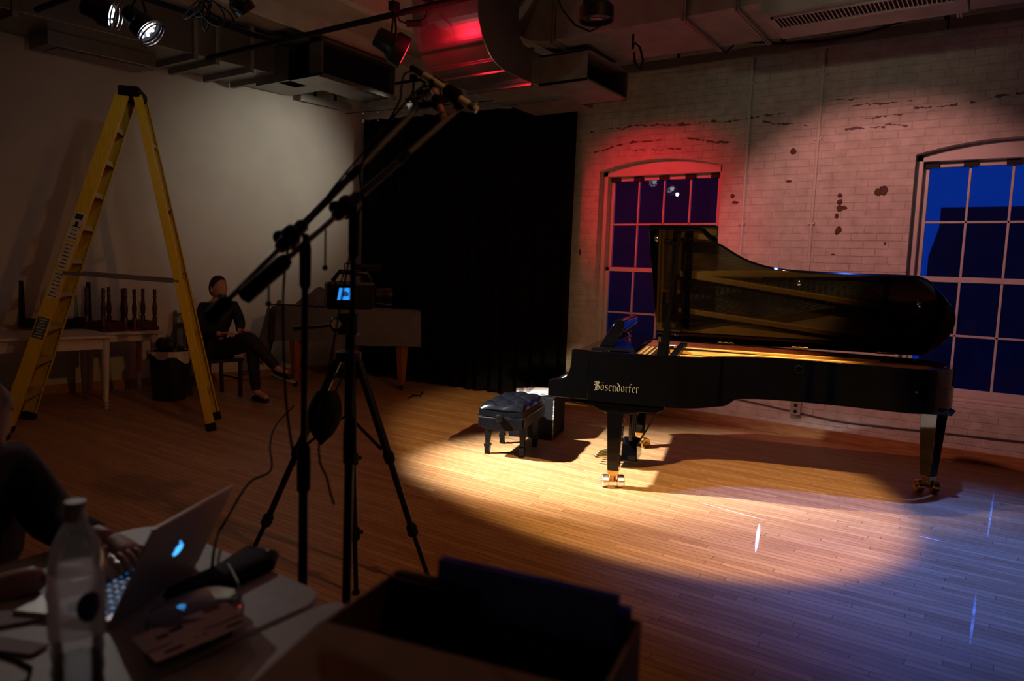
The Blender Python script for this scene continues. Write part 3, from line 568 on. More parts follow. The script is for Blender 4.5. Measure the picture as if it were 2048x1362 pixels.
# black follow lamp housing and cable coil at the top left
t = lamp('stage_lamp', at_d(478, 4, 5.3), (-4.5, 6, .5), .085, .22, 'small unlit black lamp beside the coiled cable at the top', M['dimlens'], None, 3.76)
mm = []
for k in range(5):
    base = at_d(409, -4, 5.2); a0 = -.5+.25*k
    for i in range(17):
        a_ = 2*PI*i/16; mm.append(base+RT*(.10*math.sin(a_)*(.35, .8, .25, .65, .5)[k]*(1 if k % 2 else -1)+(-.07, .05, .0, .09, -.03)[k]*(1-math.cos(a_)))+UP*(-(.075, .10, .115, .085, .06)[k]*(1-math.cos(a_)))+FW*.01*k)
tag(MB().tube(mm, .007, 6).build('cable_coil', M['rubber']), 'coil of black cable hanging from the ceiling near the two white lamps', 'cable')
cp = [at_d(793, 30, 6.3), at_d(800, 42, 6.3), at_d(815, 47, 6.3), at_d(835, 45, 6.3), at_d(850, 35, 6.3), at_d(857, 12, 6.25)]
tag(MB().tube(cp, .007, 6).tube([at_d(813, 47, 6.3), at_d(842, 46, 6.3)], .03, 8).build('lamp_cable', M['rubber']), 'short black cable with an inline plug beside the red lamp', 'cable')
# the cluster of small lamps near the far corner
cl = [((826, 205), (-8.3, 5.5, 2.4), 'leftmost small lamp of the cluster above the black curtain', M['dimlens']),
      ((848, 190), (-8.3, 5.8, 2.6), 'middle small lamp of the cluster above the black curtain', M['warmlit']),
      ((880, 200), (-8.0, 5.0, 2.6), 'right small lamp of the cluster above the black curtain', M['warmlit'])]
for (px, py), aim, lab, ml in cl:
    lamp('stage_lamp', at_d(px, py, 8.65), aim, .075, .19, lab, ml, 'small lamps near the far corner', 3.78)
pc = [at_y(1265, 98, 5.85)+V((0, 0, .35)), at_y(1265, 98, 5.85), at_y(1270, 85, 5.85), at_y(1280, 95, 5.85), at_y(1286, 120, 5.85), at_y(1280, 138, 5.85), at_y(1270, 125, 5.85), at_y(1268, 105, 5.85)]
tag(MB().tube(pc, .010, 6).build('cable_coil', M['rubber']), 'small coil of dark cable hanging below the big duct', 'cable')
sw = [V((-2.45, 6.515, 3.70)), V((-2.42, 6.9, 3.66))]+[at_y(x, y, 7.26) for x, y in ((1474, 84), (1560, 86), (1640, 82), (1720, 68), (1800, 45), (1860, 28), (1898, 15), (1896, 58))]
tag(MB().tube(sw, .008, 6).build('cable', M['rubber']), 'black cable swagged along the brick wall above the galvanized track', 'cable')

# ------------------------------------------------------------------ concert grand piano
PO, PT = V((-2.235, 4.595, 0)), R(17.5)
PA, PN = V((math.cos(PT), math.sin(PT), 0)), V((-math.sin(PT), math.cos(PT), 0))
def P(u, v, z): return PO+PA*u+PN*v+V((0, 0, z))
PAX = (PA, PN, V((0, 0, 1)))
def smooth_line(pts, n=6):
    out = []
    for i in range(len(pts)-1):
        p0, p1, p2, p3 = [V(pts[max(0, min(len(pts)-1, i+k))]) for k in (-1, 0, 1, 2)]
        for k in range(n):
            t = k/n; out.append(.5*((2*p1)+(p2-p0)*t+(2*p0-5*p1+4*p2-p3)*t*t+(3*p1-p0-3*p2+p3)*t**3))
    out.append(V(pts[-1])); return out
side = [(.30, -.07), (.44, -.06), (.55, .0), (.66, .12), (.80, .26), (.95, .37), (1.10, .43), (1.30, .46), (1.6, .47), (1.95, .475), (2.08, .54), (2.20, .69), (2.31, .86), (2.345, 1.0), (2.345, 1.14), (2.31, 1.30), (2.24, 1.42), (2.12, 1.46)]
side = [(p.x, p.y) for p in smooth_line([(a, b, 0) for a, b in side], 4)]
OUT = [(-.33, -.07)]+side+[(1.0, 1.46), (-.33, 1.46)]
def inset(path, d):
    out = []
    for i, p in enumerate(path):
        a = V((*path[max(i-1, 0)], 0)); b = V((*path[min(i+1, len(path)-1)], 0)); t = (b-a).normalized()
        out.append((p[0]-t.y*d, p[1]+t.x*d))
    return out
ztop = lambda u: .978-.036*max(0, min(1, (u-.5)/1.8))
piano = empty('grand_piano', PO, 'black concert grand piano with its lid raised in the spotlight', 'piano', None, 0)
def zbot(u, v):
    if v > 1.4: return .645
    return .627 if u < .74 else (.627+(u-.74)/.06*.046 if u < .80 else .673-.038*(u-.8)/1.5)
IN = inset(OUT, .055)
m = MB()
for i in range(len(OUT)-1):
    a, b, c_, d_ = OUT[i], OUT[i+1], IN[i+1], IN[i]
    m.hex([P(*a, zbot(*a)), P(*b, zbot(*b)), P(*c_, zbot(*b)), P(*d_, zbot(*a)), P(*a, ztop(a[0])), P(*b, ztop(b[0])), P(*c_, ztop(b[0])), P(*d_, ztop(a[0]))])
m.build('case_rim', M['piano'], piano, smooth=30)
# far inner face is mahogany
m = MB(); I2 = inset(OUT, .056)
for i in range(len(OUT)-1):
    if OUT[i][1] < .3: continue
    a, b = I2[i], I2[i+1]
    m.add([P(*a, .82), P(*b, .82), P(*b, ztop(b[0])-.012), P(*a, ztop(a[0])-.012)], [(0, 1, 2, 3)])
m.build('inner_rim_veneer', M['redwood'], piano, solid=.004)
arm = [(-.49, .632), (-.49, .745), (-.478, .758), (-.40, .765), (-.365, .782), (-.345, .815), (-.335, .86), (-.33, .92), (-.33, .978), (-.20, .978), (-.20, .632)]
for v0, v1 in ((-.071, -.01), (1.40, 1.461)):
    MB().prism([P(u, v0, z) for u, z in arm], PN*(v1-v0)).build('arm', M['piano'], piano, smooth=25, bevel=.004)
MB().hex([P(-.47, -.02, .632), P(.35, -.02, .632), P(.35, 1.42, .632), P(-.47, 1.42, .632), P(-.47, -.02, .69), P(.35, -.02, .69), P(.35, 1.42, .69), P(-.47, 1.42, .69)]).build('keybed', M['piano'], piano, smooth=0, bevel=.004)
MB().box(P(-.475, .695, .70), (.02, 1.41, .08), PAX).build('key_slip', M['piano'], piano, smooth=0, bevel=.003)
wk, bk = MB(), MB()
for k in range(52):
    v = .03+k*.0256; wk.box(P(-.395, v+.0128, .722), (.15, .0245, .02), PAX)
for k in range(51):
    if k % 7 in (0, 1, 3, 4, 5): bk.box(P(-.37, .03+(k+1)*.0256, .738), (.095, .011, .018), PAX)
wk.build('white_keys', M['ivory'], piano, smooth=0)['kind'] = 'stuff'; bk.build('black_keys', M['satin'], piano, smooth=0)['kind'] = 'stuff'
MB().prism([P(-.33, .0, .72), P(-.30, .0, .72), P(-.25, .0, .95), P(-.28, .0, .95)], PN*1.40).build('fallboard', M['piano'], piano, smooth=0, bevel=.004)
MB().hex([P(-.32, -.02, .945), P(-.10, -.02, .945), P(-.10, 1.42, .945), P(-.32, 1.42, .945), P(-.32, -.02, .968), P(-.10, -.02, .968), P(-.10, 1.42, .968), P(-.32, 1.42, .968)]).build('front_panel', M['piano'], piano, smooth=0, bevel=.004)
# soundboard, plate, strings
I3 = inset(OUT, .07)
poly = [p for p in I3 if p[0] > .02]; poly = [(.03, poly[0][1])]+poly+[(.03, 1.39)]
MB().prism([P(u, v, .825) for u, v in poly], V((0, 0, .012))).build('soundboard', M['soundboard'], piano, smooth=0)
I4 = inset(OUT, .16); ring = MB()
for i in range(1, len(OUT)-1):
    a, b, c_, d_ = I3[i], I3[i+1], I4[i+1], I4[i]
    ring.hex([P(*a, .862), P(*b, .862), P(*c_, .862), P(*d_, .862), P(*a, .905), P(*b, .905), P(*c_, .893), P(*d_, .893)])
ring.bb
for u0, u1, za, zb2 in ((.02, .17, .865, .90), (.26, .31, .865, .912)):
    ring.hex([P(u0, .0, za), P(u1, .0, za), P(u1, 1.39, za), P(u0, 1.39, za), P(u0, .0, zb2), P(u1, .0, zb2), P(u1, 1.39, zb2), P(u0, 1.39, zb2)])
ring.build('iron_plate', M['bronze'], piano, smooth=30, bevel=.003)
for (ua, va, ub, vb) in ((.28, .28, 1.02, .50), (.28, .52, 1.55, .62), (.28, .86, 2.1, .80), (.28, .86, 2.2, 1.12), (.28, 1.18, 1.9, 1.36)):
    MB().beam(P(ua, va, .918), P(ub, vb, .900), .045, .040).build('plate_strut', M['bronze'], piano, smooth=0, bevel=.004)
st = MB(); rs = random.Random(3)
def bent(v):      # end of the speaking length
    t = max(0, min(1, v/1.0)); return .42+1.62*(t**1.35)
for k in range(78):
    v = .05+.95*k/77; ue = min(bent(v), 2.12); st.tube([P(.14, v, .903), P(.30, v, .916), P(ue, v+.10*(ue-.3)*.5, .878), P(ue+.06, v+.11*(ue-.3)*.5, .868)], .0020, 4, cap=False)
for k in range(28):
    v = 1.03+.33*k/27; st.tube([P(.14, v, .905), P(.30, v, .928), P(1.95-.012*k, v-.38+.1*k/27, .892), P(2.02-.012*k, v-.40+.1*k/27, .875)], .0034, 4, cap=False)
tag(st.build('strings', M['string'], piano), kind='stuff')
mp_ = MB()
for r_ in range(3):
    for k in range(64): mp_.lathe([(.0035, 0), (.0035, .024)], P(.045+.04*r_, .05+1.3*k/63+.006*r_, .90), seg=5)
tag(mp_.build('tuning_pins', M['string'], piano), kind='stuff')
dm = MB()
for k in range(66): dm.box(P(.355, .10+1.24*k/65, .945), (.055, .011, .035), PAX)
tag(dm.build('dampers', M['satin'], piano, smooth=0), kind='stuff')
br = MB()
br.tube([P(.46, .12, .85), P(.75, .42, .85), P(1.1, .66, .85), P(1.55, .78, .85), P(1.95, .90, .85)], .018, 6); br.tube([P(1.82, .62, .86), P(1.90, .85, .86), P(1.93, 1.05, .86)], .02, 6)
br.build('bridge', M['redwood'], piano)
# legs with twin-wheel casters
def leg(u, v, rot, cr, blk):
    z1 = .552 if blk else .648
    X = PA*math.cos(rot)+PN*math.sin(rot); Y = PN*math.cos(rot)-PA*math.sin(rot)
    c0, c1 = P(u, v, .135), P(u, v, z1); a, b = .040, .058
    if not blk: a, b = .042, .068
    lm = MB().hex([c0-X*a-Y*a, c0+X*a-Y*a, c0+X*a+Y*a, c0-X*a+Y*a, c1-X*b-Y*b, c1+X*b-Y*b, c1+X*b+Y*b, c1-X*b+Y*b])
    lg = lm.build('leg', M['piano'], piano, smooth=0, bevel=.004)
    MB().hex([P(u, v, .098)-X*.034-Y*.034, P(u, v, .098)+X*.034-Y*.034, P(u, v, .098)+X*.034+Y*.034, P(u, v, .098)-X*.034+Y*.034, c0-X*a-Y*a, c0+X*a-Y*a, c0+X*a+Y*a, c0-X*a+Y*a]).build('ferrule', M['brass'], lg, smooth=0, bevel=.003)
    ax = V((math.cos(cr), math.sin(cr), 0)); fw = V((-ax.y, ax.x, 0)); h = P(u, v, .047)+fw*.012
    cs = MB()
    for sg in (-1, 1):
        q = h+ax*sg*.030
        cs.lathe([(.012, 0), (.040, 0), (.046, .005), (.0465, .02), (.046, .045), (.040, .05), (.018, .044), (.001, .046)], q, ax*sg, 28)
    cs.build('caster_wheels', M['copperwheel'] if blk == 1 else M['brass'], lg, smooth=30)
    fk = MB().tube([h-ax*.08, h+ax*.08], .009, 10)
    fk.beam(h-fw*.0, P(u, v, .10), .045, .03).lathe([(.022, 0), (.020, .02)], P(u, v, .085), seg=12)
    fk.build('caster_fork', M['brass'], lg, smooth=30)
    return lg
leg(0, 0, 0, R(36), 1); leg(.02, 1.366, 0, R(-30), 2); leg(2.205, .872, PI/4, R(32), 0)
for v in (0, 1.366):
    pr = [(-.33, .632), (.33, .632), (.33, .60), (.28, .575), (.17, .572), (.12, .556), (.06, .548), (-.06, .548), (-.10, .556), (-.16, .585), (-.24, .600), (-.33, .602)]
    if v: pr = [(u+.02, z) for u, z in pr]
    MB().prism([P(u, v-.055, z) for u, z in pr], PN*.11).build('leg_bracket', M['piano'], piano, smooth=0, bevel=.004)
MB().hex([P(2.08, .75, .605), P(2.29, .75, .605), P(2.29, 1.0, .605), P(2.08, 1.0, .605), P(2.05, .73, .65), P(2.31, .73, .65), P(2.31, 1.02, .65), P(2.05, 1.02, .65)]).build('leg_bracket', M['piano'], piano, smooth=0, bevel=.006)
# pedal lyre
ly = MB().hex([P(-.10, .53, .06), P(.10, .53, .06), P(.10, .85, .06), P(-.10, .85, .06), P(-.05, .55, .20), P(.09, .55, .20), P(.09, .83, .20), P(-.05, .83, .20)])
ly.build('pedal_box', M['piano'], piano, smooth=0, bevel=.008)
for v in (.62, .76): MB().tube([P(.03, v, .19), P(.04, v, .635)], [.018, .024], 10).build('lyre_post', M['piano'], piano)
for v in (.60, .67, .74, .80):
    MB().tube([P(-.08, v, .085), P(-.16, v, .075), P(-.24, v, .055)], [.008, .012, .010], 8).ball(P(-.235, v, .056), (.035, .016, .008), 10, 6, PAX).build('pedal', M['brass'], piano)
for v in (.60, .78): MB().tube([P(.05, v, .12), P(.32, v, .635)], .007, 8).build('brace_rod', M['black'], piano)
# raised lid
AL = R(38.65); HV, HZ = 1.455, .965
LN = PN*math.sin(AL)+V((0, 0, math.cos(AL))); LD = -PN*math.cos(AL)+V((0, 0, math.sin(AL)))
def LP(u, w, t=0): return P(u, HV, HZ)+LD*w+LN*t
lid = [(.112, .0), (.112, 1.44), (.49, 1.43), (.55, 1.335), (.65, 1.25), (.80, 1.12), (.95, 1.045), (1.10, 1.01), (1.30, .997), (1.6, .99), (1.93, .99), (2.0, .975), (2.08, .92), (2.2, .765), (2.31, .59), (2.345, .45), (2.345, .31), (2.31, .155), (2.24, .03), (2.20, .0)]
lo = [(p.x, p.y) for p in smooth_line([(a, b, 0) for a, b in lid[2:]], 4)]
lidp = lid[:2]+lo
lb = MB().prism([LP(u, w_, .0) for u, w_ in lidp], LN*.024).build('lid', M['piano'], piano, smooth=35, bevel=.004)
MB().prism([LP(u, w_, .030) for u, w_ in ((.118, .02), (.118, 1.435), (.605, 1.435), (.605, .02))], LN*.024).build('front_flap', M['piano'], piano, smooth=0, bevel=.010)
for u, w_ in ((.17, 1.35), (1.20, .90), (2.05, .70)):
    MB().lathe([(.018, 0), (.018, -.012), (.010, -.022), (.012, -.034), (.001, -.038)], LP(u, w_, 0), LN, 12).build('lid_bumper', M['chrome'], piano)
MB().box(LP(.28, 1.30, -.004), (.12, .05, .008), (PA, LD, LN)).build('prop_cup', M['satin'], piano, smooth=0)
for u in (.70, 1.30, 1.95):
    hb = MB().beam(P(u-.07, HV-.005, .968), P(u+.07, HV-.005, .968), .03, .010)
    for k in (-.045, 0, .045): hb.lathe([(.010, -.018), (.010, .018)], P(u+k, HV-.012, .975), PA, 10)
    hb.build('lid_hinge', M['brass'], piano)
pr0, pr1, pr2 = P(.30, -.015, .955), P(.318, -.005, 1.23), LP(.335, 1.40, -.003)
MB().beam(pr0, pr0.lerp(pr2, .30), .042, .034, PN).beam(pr0.lerp(pr2, .28), pr2, .024, .024, PN).build('lid_prop', M['piano'], piano, smooth=0, bevel=.004)
MB().beam(pr0-PA*.03+PN*.0, pr0.lerp(pr2, .12)-PA*.03, .022, .028, PN).beam(pr0+PA*.03, pr0.lerp(pr2, .25)+PA*.022, .016, .028, PN).build('short_prop', M['piano'], piano, smooth=0, bevel=.003)
MB().lathe([(.016, -.02), (.016, .0), (.011, .005), (.014, .018), (.004, .026)], pr0.lerp(pr2, .14)-PA*.035, V((0, 0, 1)), 12).build('prop_knob', M['brass'], piano)
# music desk folded back
dk = MB().prism([P(-.20, .30, .985), P(-.10, .30, .983), P(-.05, .30, 1.06), P(-.025, .30, 1.13), P(-.03, .30, 1.18), P(-.055, .30, 1.195), P(-.085, .30, 1.18), P(-.12, .30, 1.13)], PN*.80)
dk.build('music_desk', M['piano'], piano, smooth=30, bevel=.006)
MB().hex([P(-.24, .15, .968), P(.10, .15, .968), P(.10, 1.25, .968), P(-.24, 1.25, .968), P(-.22, .17, .985), P(.08, .17, .985), P(.08, 1.23, .985), P(-.22, 1.23, .985)]).build('desk_tray', M['piano'], piano, smooth=0, bevel=.004)
for v in (.45, .95): MB().tube([P(-.10, v, 1.12), P(-.16, v, .985)], .005, 6).build('desk_strut', M['satin'], piano)
# ring lock on the bent side
MB().lathe([(.022, 0), (.030, .004), (.032, .010), (.030, .014), (.024, .014), (.022, .006)], P(1.22, .452, .895), -PN, 24, cap=False).build('lock_ring', M['satin'], piano)
MB().lathe([(.001, .004), (.021, .004)], P(1.22, .452, .895), -PN, 20, cap=False).build('lock_plate', M['piano'], piano)
# maker's name in blackletter on the cheek
GL = {
 'B': ([[(.0, 1.32), (.12, 1.55), (.35, 1.45)], [(.22, 1.5), (.20, .12), (.02, .0)], [(.20, 1.48), (.52, 1.58), (.74, 1.35), (.60, .98), (.34, .88)], [(.34, .88), (.66, .80), (.82, .45), (.70, .12), (.44, .0), (.20, .12)], [(.40, 1.42), (.40, .15)], [(-.02, .02), (.10, -.12), (.30, -.06)], [(-.06, .98), (.10, .90)]], 1.0),
 'o': ([[(.08, .8), (.08, .2), (.28, .0), (.46, .18), (.46, .82), (.28, 1.0), (.08, .8)]], .68),
 'ö': ([[(.08, .8), (.08, .2), (.28, .0), (.46, .18), (.46, .82), (.28, 1.0), (.08, .8)], [(.08, 1.26), (.18, 1.40)], [(.38, 1.26), (.48, 1.40)]], .68),
 's': ([[(.42, .92), (.24, 1.0), (.08, .80), (.12, .60), (.40, .42), (.42, .18), (.24, .0), (.04, .10)]], .62),
 'e': ([[(.08, .5), (.40, .72), (.40, .90), (.26, 1.0), (.08, .82), (.08, .2), (.26, .0), (.44, .12)]], .60),
 'n': ([[(.02, .88), (.10, 1.0), (.12, .08), (.20, .0)], [(.12, .82), (.34, 1.0), (.44, .86), (.44, .10), (.54, .0)]], .72),
 'd': ([[(.08, .8), (.08, .2), (.28, .0), (.46, .18), (.46, .95), (.30, 1.22), (.06, 1.48)], [(.08, .8), (.28, 1.0), (.46, .9)]], .68),
 'r': ([[(.02, .88), (.10, 1.0), (.12, .08), (.22, .0)], [(.12, .80), (.30, 1.0), (.42, .84)]], .54),
 'f': ([[(.14, .0), (.14, 1.25), (.30, 1.5), (.46, 1.36)], [(.0, .92), (.34, .92)]], .54),
}
lt = MB(); xh = .040; cur = 0
tot = sum(GL[c][1] for c in 'Bösendorfer'); sc = .315/tot
for c in 'Bösendorfer':
    for line in GL[c][0]:
        for p, q in zip(line, line[1:]):
            nib = V((.050, .036))
            pts = [V(p)-nib, V(q)-nib, V(q)+nib, V(p)+nib]
            lt.prism([P(-.155+(cur+k.x)*sc, -.0712, .708+k.y*xh) for k in pts], -PN*.0008)
    cur += GL[c][1]
lt.build('lettering', M['gold'], piano, smooth=0)

# ------------------------------------------------------------------ piano bench
BC = P(-.985, .742, 0); bench = empty('piano_bench', BC, 'black tufted leather piano bench on four tapered legs', 'bench')
BC = V((-3.395, 4.995, 0)); bench.location = BC
def Bp(a_, n_, z): return BC+PA*a_+PN*n_+V((0, 0, z))
hw, hl = .185, .345
def cush(u, v):
    x, y = (u-.5)*2, (v-.5)*2
    e = (1-abs(x)**6)*(1-abs(y)**8)
    tu, tv = u*2, v*3
    tuft = abs(math.sin(PI*(tu+tv)/1))*abs(math.sin(PI*(tu-tv)/1))
    z = .405+.044*max(e, 0)**.5+.034*e*tuft**.5-.010*e
    k = 1+.02*math.cos(x*1.5)
    return Bp(x*hw*k, y*hl*k, z)
cm = MB().grid(cush, 42, 70)
cm.hex([Bp(-hw, -hl, .345), Bp(hw, -hl, .345), Bp(hw, hl, .345), Bp(-hw, hl, .345), Bp(-hw*1.0, -hl*1.0, .408), Bp(hw*1.0, -hl, .408), Bp(hw, hl, .408), Bp(-hw, hl, .408)])
cs = cm.build('cushion', M['leather'], bench, smooth=50)
bm_ = MB()
for i in range(5):
    for j in range(7):
        u, v = i/4, j/6
        if 0 < u < 1 and 0 < v < 1 and (i+j) % 2 == 0: bm_.ball(cush(u, v)+V((0, 0, .003)), .009, 8, 6)
bm_.build('button', M['leather'], cs)
MB().tube([Bp(-hw-.004, -hl-.004, .347), Bp(hw+.004, -hl-.004, .347), Bp(hw+.004, hl+.004, .347), Bp(-hw-.004, hl+.004, .347)], .008, 8, close=True).build('piping', M['leather'], cs)
for sg in (-1, 1):
    pr = [(-hw, .338), (hw, .338)]+[(hw-2*hw*k/10, .262-.026*(1-(2*k/10-1)**2)) for k in range(11)]
    MB().prism([Bp(x, sg*(hl-.012), z) for x, z in pr], PN*sg*.022).build('apron', M['satin'], bench, smooth=30, bevel=.003)
    pr = [(-hl+.01, .338), (hl-.01, .338), (hl-.01, .262), (-hl+.01, .262)]
    MB().prism([Bp(sg*(hw-.012), y, z) for y, z in pr], PA*sg*.02).build('apron', M['satin'], bench, smooth=0, bevel=.003)
    MB().lathe([(.014, 0), (.014, .02), (.03, .022), (.034, .03), (.032, .048), (.022, .054), (.001, .054)], Bp(0, sg*hl, .345), PN*sg, 20).build('height_knob', M['satin'], bench)
for sa in (-1, 1):
    for sn in (-1, 1):
        l = MB(); a_, n_ = sa*.150, sn*.20
        pf = [(.0, .019), (.055, .021), (.075, .026), (.085, .026), (.09, .017), (.34, .031)]
        for (za, ra), (zb3, rb) in zip(pf, pf[1:]):
            l.hex([Bp(a_-ra, n_-ra, za), Bp(a_+ra, n_-ra, za), Bp(a_+ra, n_+ra, za), Bp(a_-ra, n_+ra, za), Bp(a_-rb, n_-rb, zb3), Bp(a_+rb, n_-rb, zb3), Bp(a_+rb, n_+rb, zb3), Bp(a_-rb, n_+rb, zb3)])
        l.build('leg', M['satin'], bench, smooth=0)
# black case behind the bench with loose sheet music on it
BX = V((-3.325, 5.545, 0))
def Kp(a_, n_, z): return BX-PA*a_+PN*n_+V((0, 0, z))
cs = empty('equipment_case', Kp(.2, .25, 0), 'black scuffed case on the floor behind the piano bench', 'case')
MB().hex([Kp(.42, 0, 0), Kp(0, 0, 0), Kp(0, .46, 0), Kp(.42, .46, 0), Kp(.42, 0, .388), Kp(0, 0, .388), Kp(0, .46, .388), Kp(.42, .46, .388)]).build('body', M['matte'], cs, smooth=0, bevel=.006)
m = MB()
for k in range(14):
    z = .02+.026*k; m.box(Kp(.001, .001, z), (.006+.003*(k % 3), .006, .022), PAX)
m.build('scuffed_edge', M['outlet'], cs, smooth=0)
for i, (a0, n0, rz, lab) in enumerate(((.20, .25, .10, 'upper sheet of printed music on the black case'), (.27, .22, .30, 'lower sheet of printed music sticking out on the black case'))):
    X = PA*math.cos(rz)+PN*math.sin(rz); Y = PN*math.cos(rz)-PA*math.sin(rz); z = .402 if i == 0 else .394
    c = Kp(a0, n0, z); t = empty('sheet_music', c, lab, 'paper', 'sheets on the black case')
    MB().grid(lambda u, v: c+X*(u-.5)*.30+Y*(v-.5)*.40+V((0, 0, .006*math.sin(u*PI)+.012*max(0, v-.7))), 8, 8).build('sheet', M['paper'], t, solid=.0015)
    pm = MB()
    for k in range(7): pm.box(c+X*(-.10)+Y*(-.15+.05*k)+V((0, 0, .0105)), (.05, .014, .0008), (X, Y, V((0, 0, 1))))
    pm.box(c-Y*.17+X*.03+V((0, 0, .0105)), (.16, .012, .0008), (X, Y, V((0, 0, 1))))
    tag(pm.build('print', M['ink'], t, smooth=0), kind='stuff')

# ------------------------------------------------------------------ yellow step ladder
LB = [at_z(8, 866), at_z(56, 838), at_z(423, 862), at_z(434, 838)]       # near/far feet of the step side, near/far feet of the rear side
LT = at_d(266, 186, 6.5); LT = V((LT.x, LT.y, 2.98))
lad = empty('step_ladder', (LB[0]+LB[3])/2, 'tall yellow fibreglass step ladder standing open by the white wall', 'ladder')
ldir = ((LB[2]+LB[3])-(LB[0]+LB[1])).normalized(); ndir = (LB[1]-LB[0]).normalized()
tops = [LT-ldir*.055-ndir*.17, LT-ldir*.055+ndir*.17, LT+ldir*.065-ndir*.16, LT+ldir*.065+ndir*.16]
for i in range(4):
    p, q = LB[i], tops[i]+V((0, 0, -.04)); d = (q-p).normalized()
    inn = (ndir if i % 2 == 0 else -ndir); inn = (inn-d*inn.dot(d)).normalized(); sd = d.cross(inn).normalized()
    wd = .105 if i < 2 else .070
    rm = MB().box((p+q)/2+d*.02, (.008, wd, (q-p).length-.04), (inn, sd, d))
    for s_ in (-1, 1): rm.box((p+q)/2+d*.02+inn*.02+sd*s_*(wd/2-.004), (.04, .008, (q-p).length-.04), (inn, sd, d))
    rl = rm.build('rail', M['yellow'], lad, smooth=0, bevel=.002)
    MB().box(p+d*.035+inn*.015, (.055, wd+.012, .07), (inn, sd, d)).build('rubber_foot', M['rubber'], rl, smooth=0, bevel=.004)
    if i == 0:
        for t0, t1, ml, k in ((.555, .64, 'label', 0), (.47, .55, 'label', 1), (.385, .465, 'label', 2), (.27, .33, 'bluelabel', 3)):
            c = p.lerp(q, (t0+t1)/2)-inn*.0048
            lb_ = MB().box(c, (.0008, wd*.86, (q-p).length*(t1-t0)), (inn, sd, d)).build('label', M[ml], rl, smooth=0)
            pm = MB(); n_ = 7
            for r_ in range(n_):
                z = (r_/(n_-1)-.5)*(q-p).length*(t1-t0)*.8
                if k == 0 and r_ > 3:
                    continue
                pm.box(c-inn*.0006+d*z, (.0006, wd*(.6-.12*((r_*7) % 3)), .008), (inn, sd, d))
            if k == 0: pm.box(c-inn*.0006+d*.09, (.0006, wd*.55, .05), (inn, sd, d)).box(c-inn*.0006+d*.02, (.0006, wd*.25, .05), (inn, sd, d))
            pm.build('label_print', M['ink'] if k != 3 else M['label'], rl, smooth=0)
def rail_pt(i, t): return LB[i].lerp(tops[i], t)
for k in range(9):
    t = (k+1)*.302/3.05
    a, b = rail_pt(0, t)+ndir*.02, rail_pt(1, t)-ndir*.02
    m = MB().beam(a, b, .012, .088, ldir)
    for s_ in (-1, 1): m.beam(a+ldir*.042*s_-V((0, 0, .02)), b+ldir*.042*s_-V((0, 0, .02)), .03, .006, ldir)
    m2 = MB().box((a+b)/2, ((b-a).length, .09, .012), (ndir, ldir, V((0, 0, 1)))).box((a+b)/2-ldir*.043-V((0, 0, .018)), ((b-a).length, .005, .04), (ndir, ldir, V((0, 0, 1)))).box((a+b)/2+ldir*.043-V((0, 0, .018)), ((b-a).length, .005, .04), (ndir, ldir, V((0, 0, 1))))
    m2.build('step', M['step'], lad, smooth=0)
for t in (.10, .28, .47, .66, .85):
    MB().beam(rail_pt(2, t)+ndir*.01, rail_pt(3, t)-ndir*.01, .03, .03).build('rear_rung', M['step'], lad, smooth=0, bevel=.003)
for i in (0, 1):
    MB().beam(rail_pt(i, .455)+ldir*.03, rail_pt(i+2, .44), .006, .03).build('spreader', M['alu'], lad, smooth=0)
MB().hex([LT+ldir*a*.085+ndir*b*.20+V((0, 0, z)) for z in (-.055, .03) for a, b in ((-1, -1), (1, -1), (1, 1), (-1, 1))]).build('top_cap', M['rubber'], lad, smooth=0, bevel=.012)

# ------------------------------------------------------------------ tables with upturned stools, against the left wall
def table(name, cx, cy, lx, ly, h, ap, rot, label, topm, legm, lr=.030):
    X = V((math.cos(rot), math.sin(rot), 0)); Y = V((-X.y, X.x, 0)); o = V((cx, cy, 0)); ax = (X, Y, V((0, 0, 1)))
    t = empty(name, o, label, 'table')
    MB().box(o+V((0, 0, h-.0125)), (lx, ly, .025), ax).build('tabletop', topm, t, smooth=0, bevel=.006)
    am = MB()
    for s_ in (-1, 1):
        am.box(o+Y*s_*(ly/2-.06)+V((0, 0, h-.026-ap/2)), (lx-.14, .02, ap), ax); am.box(o+X*s_*(lx/2-.06)+V((0, 0, h-.026-ap/2)), (.02, ly-.14, ap), ax)
    am.build('apron', topm, t, smooth=0)
    for sx in (-1, 1):
        for sy in (-1, 1):
            c = o+X*sx*(lx/2-.07)+Y*sy*(ly/2-.07)
            MB().lathe([(lr*.6, 0), (lr*.7, .03), (lr*.9, .035), (lr*.9, .045), (lr*.65, .05), (lr*.9, .075), (lr*.7, .085), (lr, .30), (lr*1.1, h-.20), (lr*1.25, h-.16), (lr*1.25, h-.026)], c, seg=16).build('leg', legm, t)
    return t, X, Y
ang = math.atan2(1, .163)
tA, TXA, TYA = table('side_table', -7.77, 3.12, 1.15, .85, .735, .11, ang, 'cream wooden table at the left edge behind the yellow ladder', M['tablewhite'], M['tablewhite'])
tB, TXB, TYB = table('side_table', -7.95, 4.035, .64, .60, .720, .075, ang, 'cream wooden table under the two upturned red-brown stools', M['tablewhite'], M['tablewhite'])
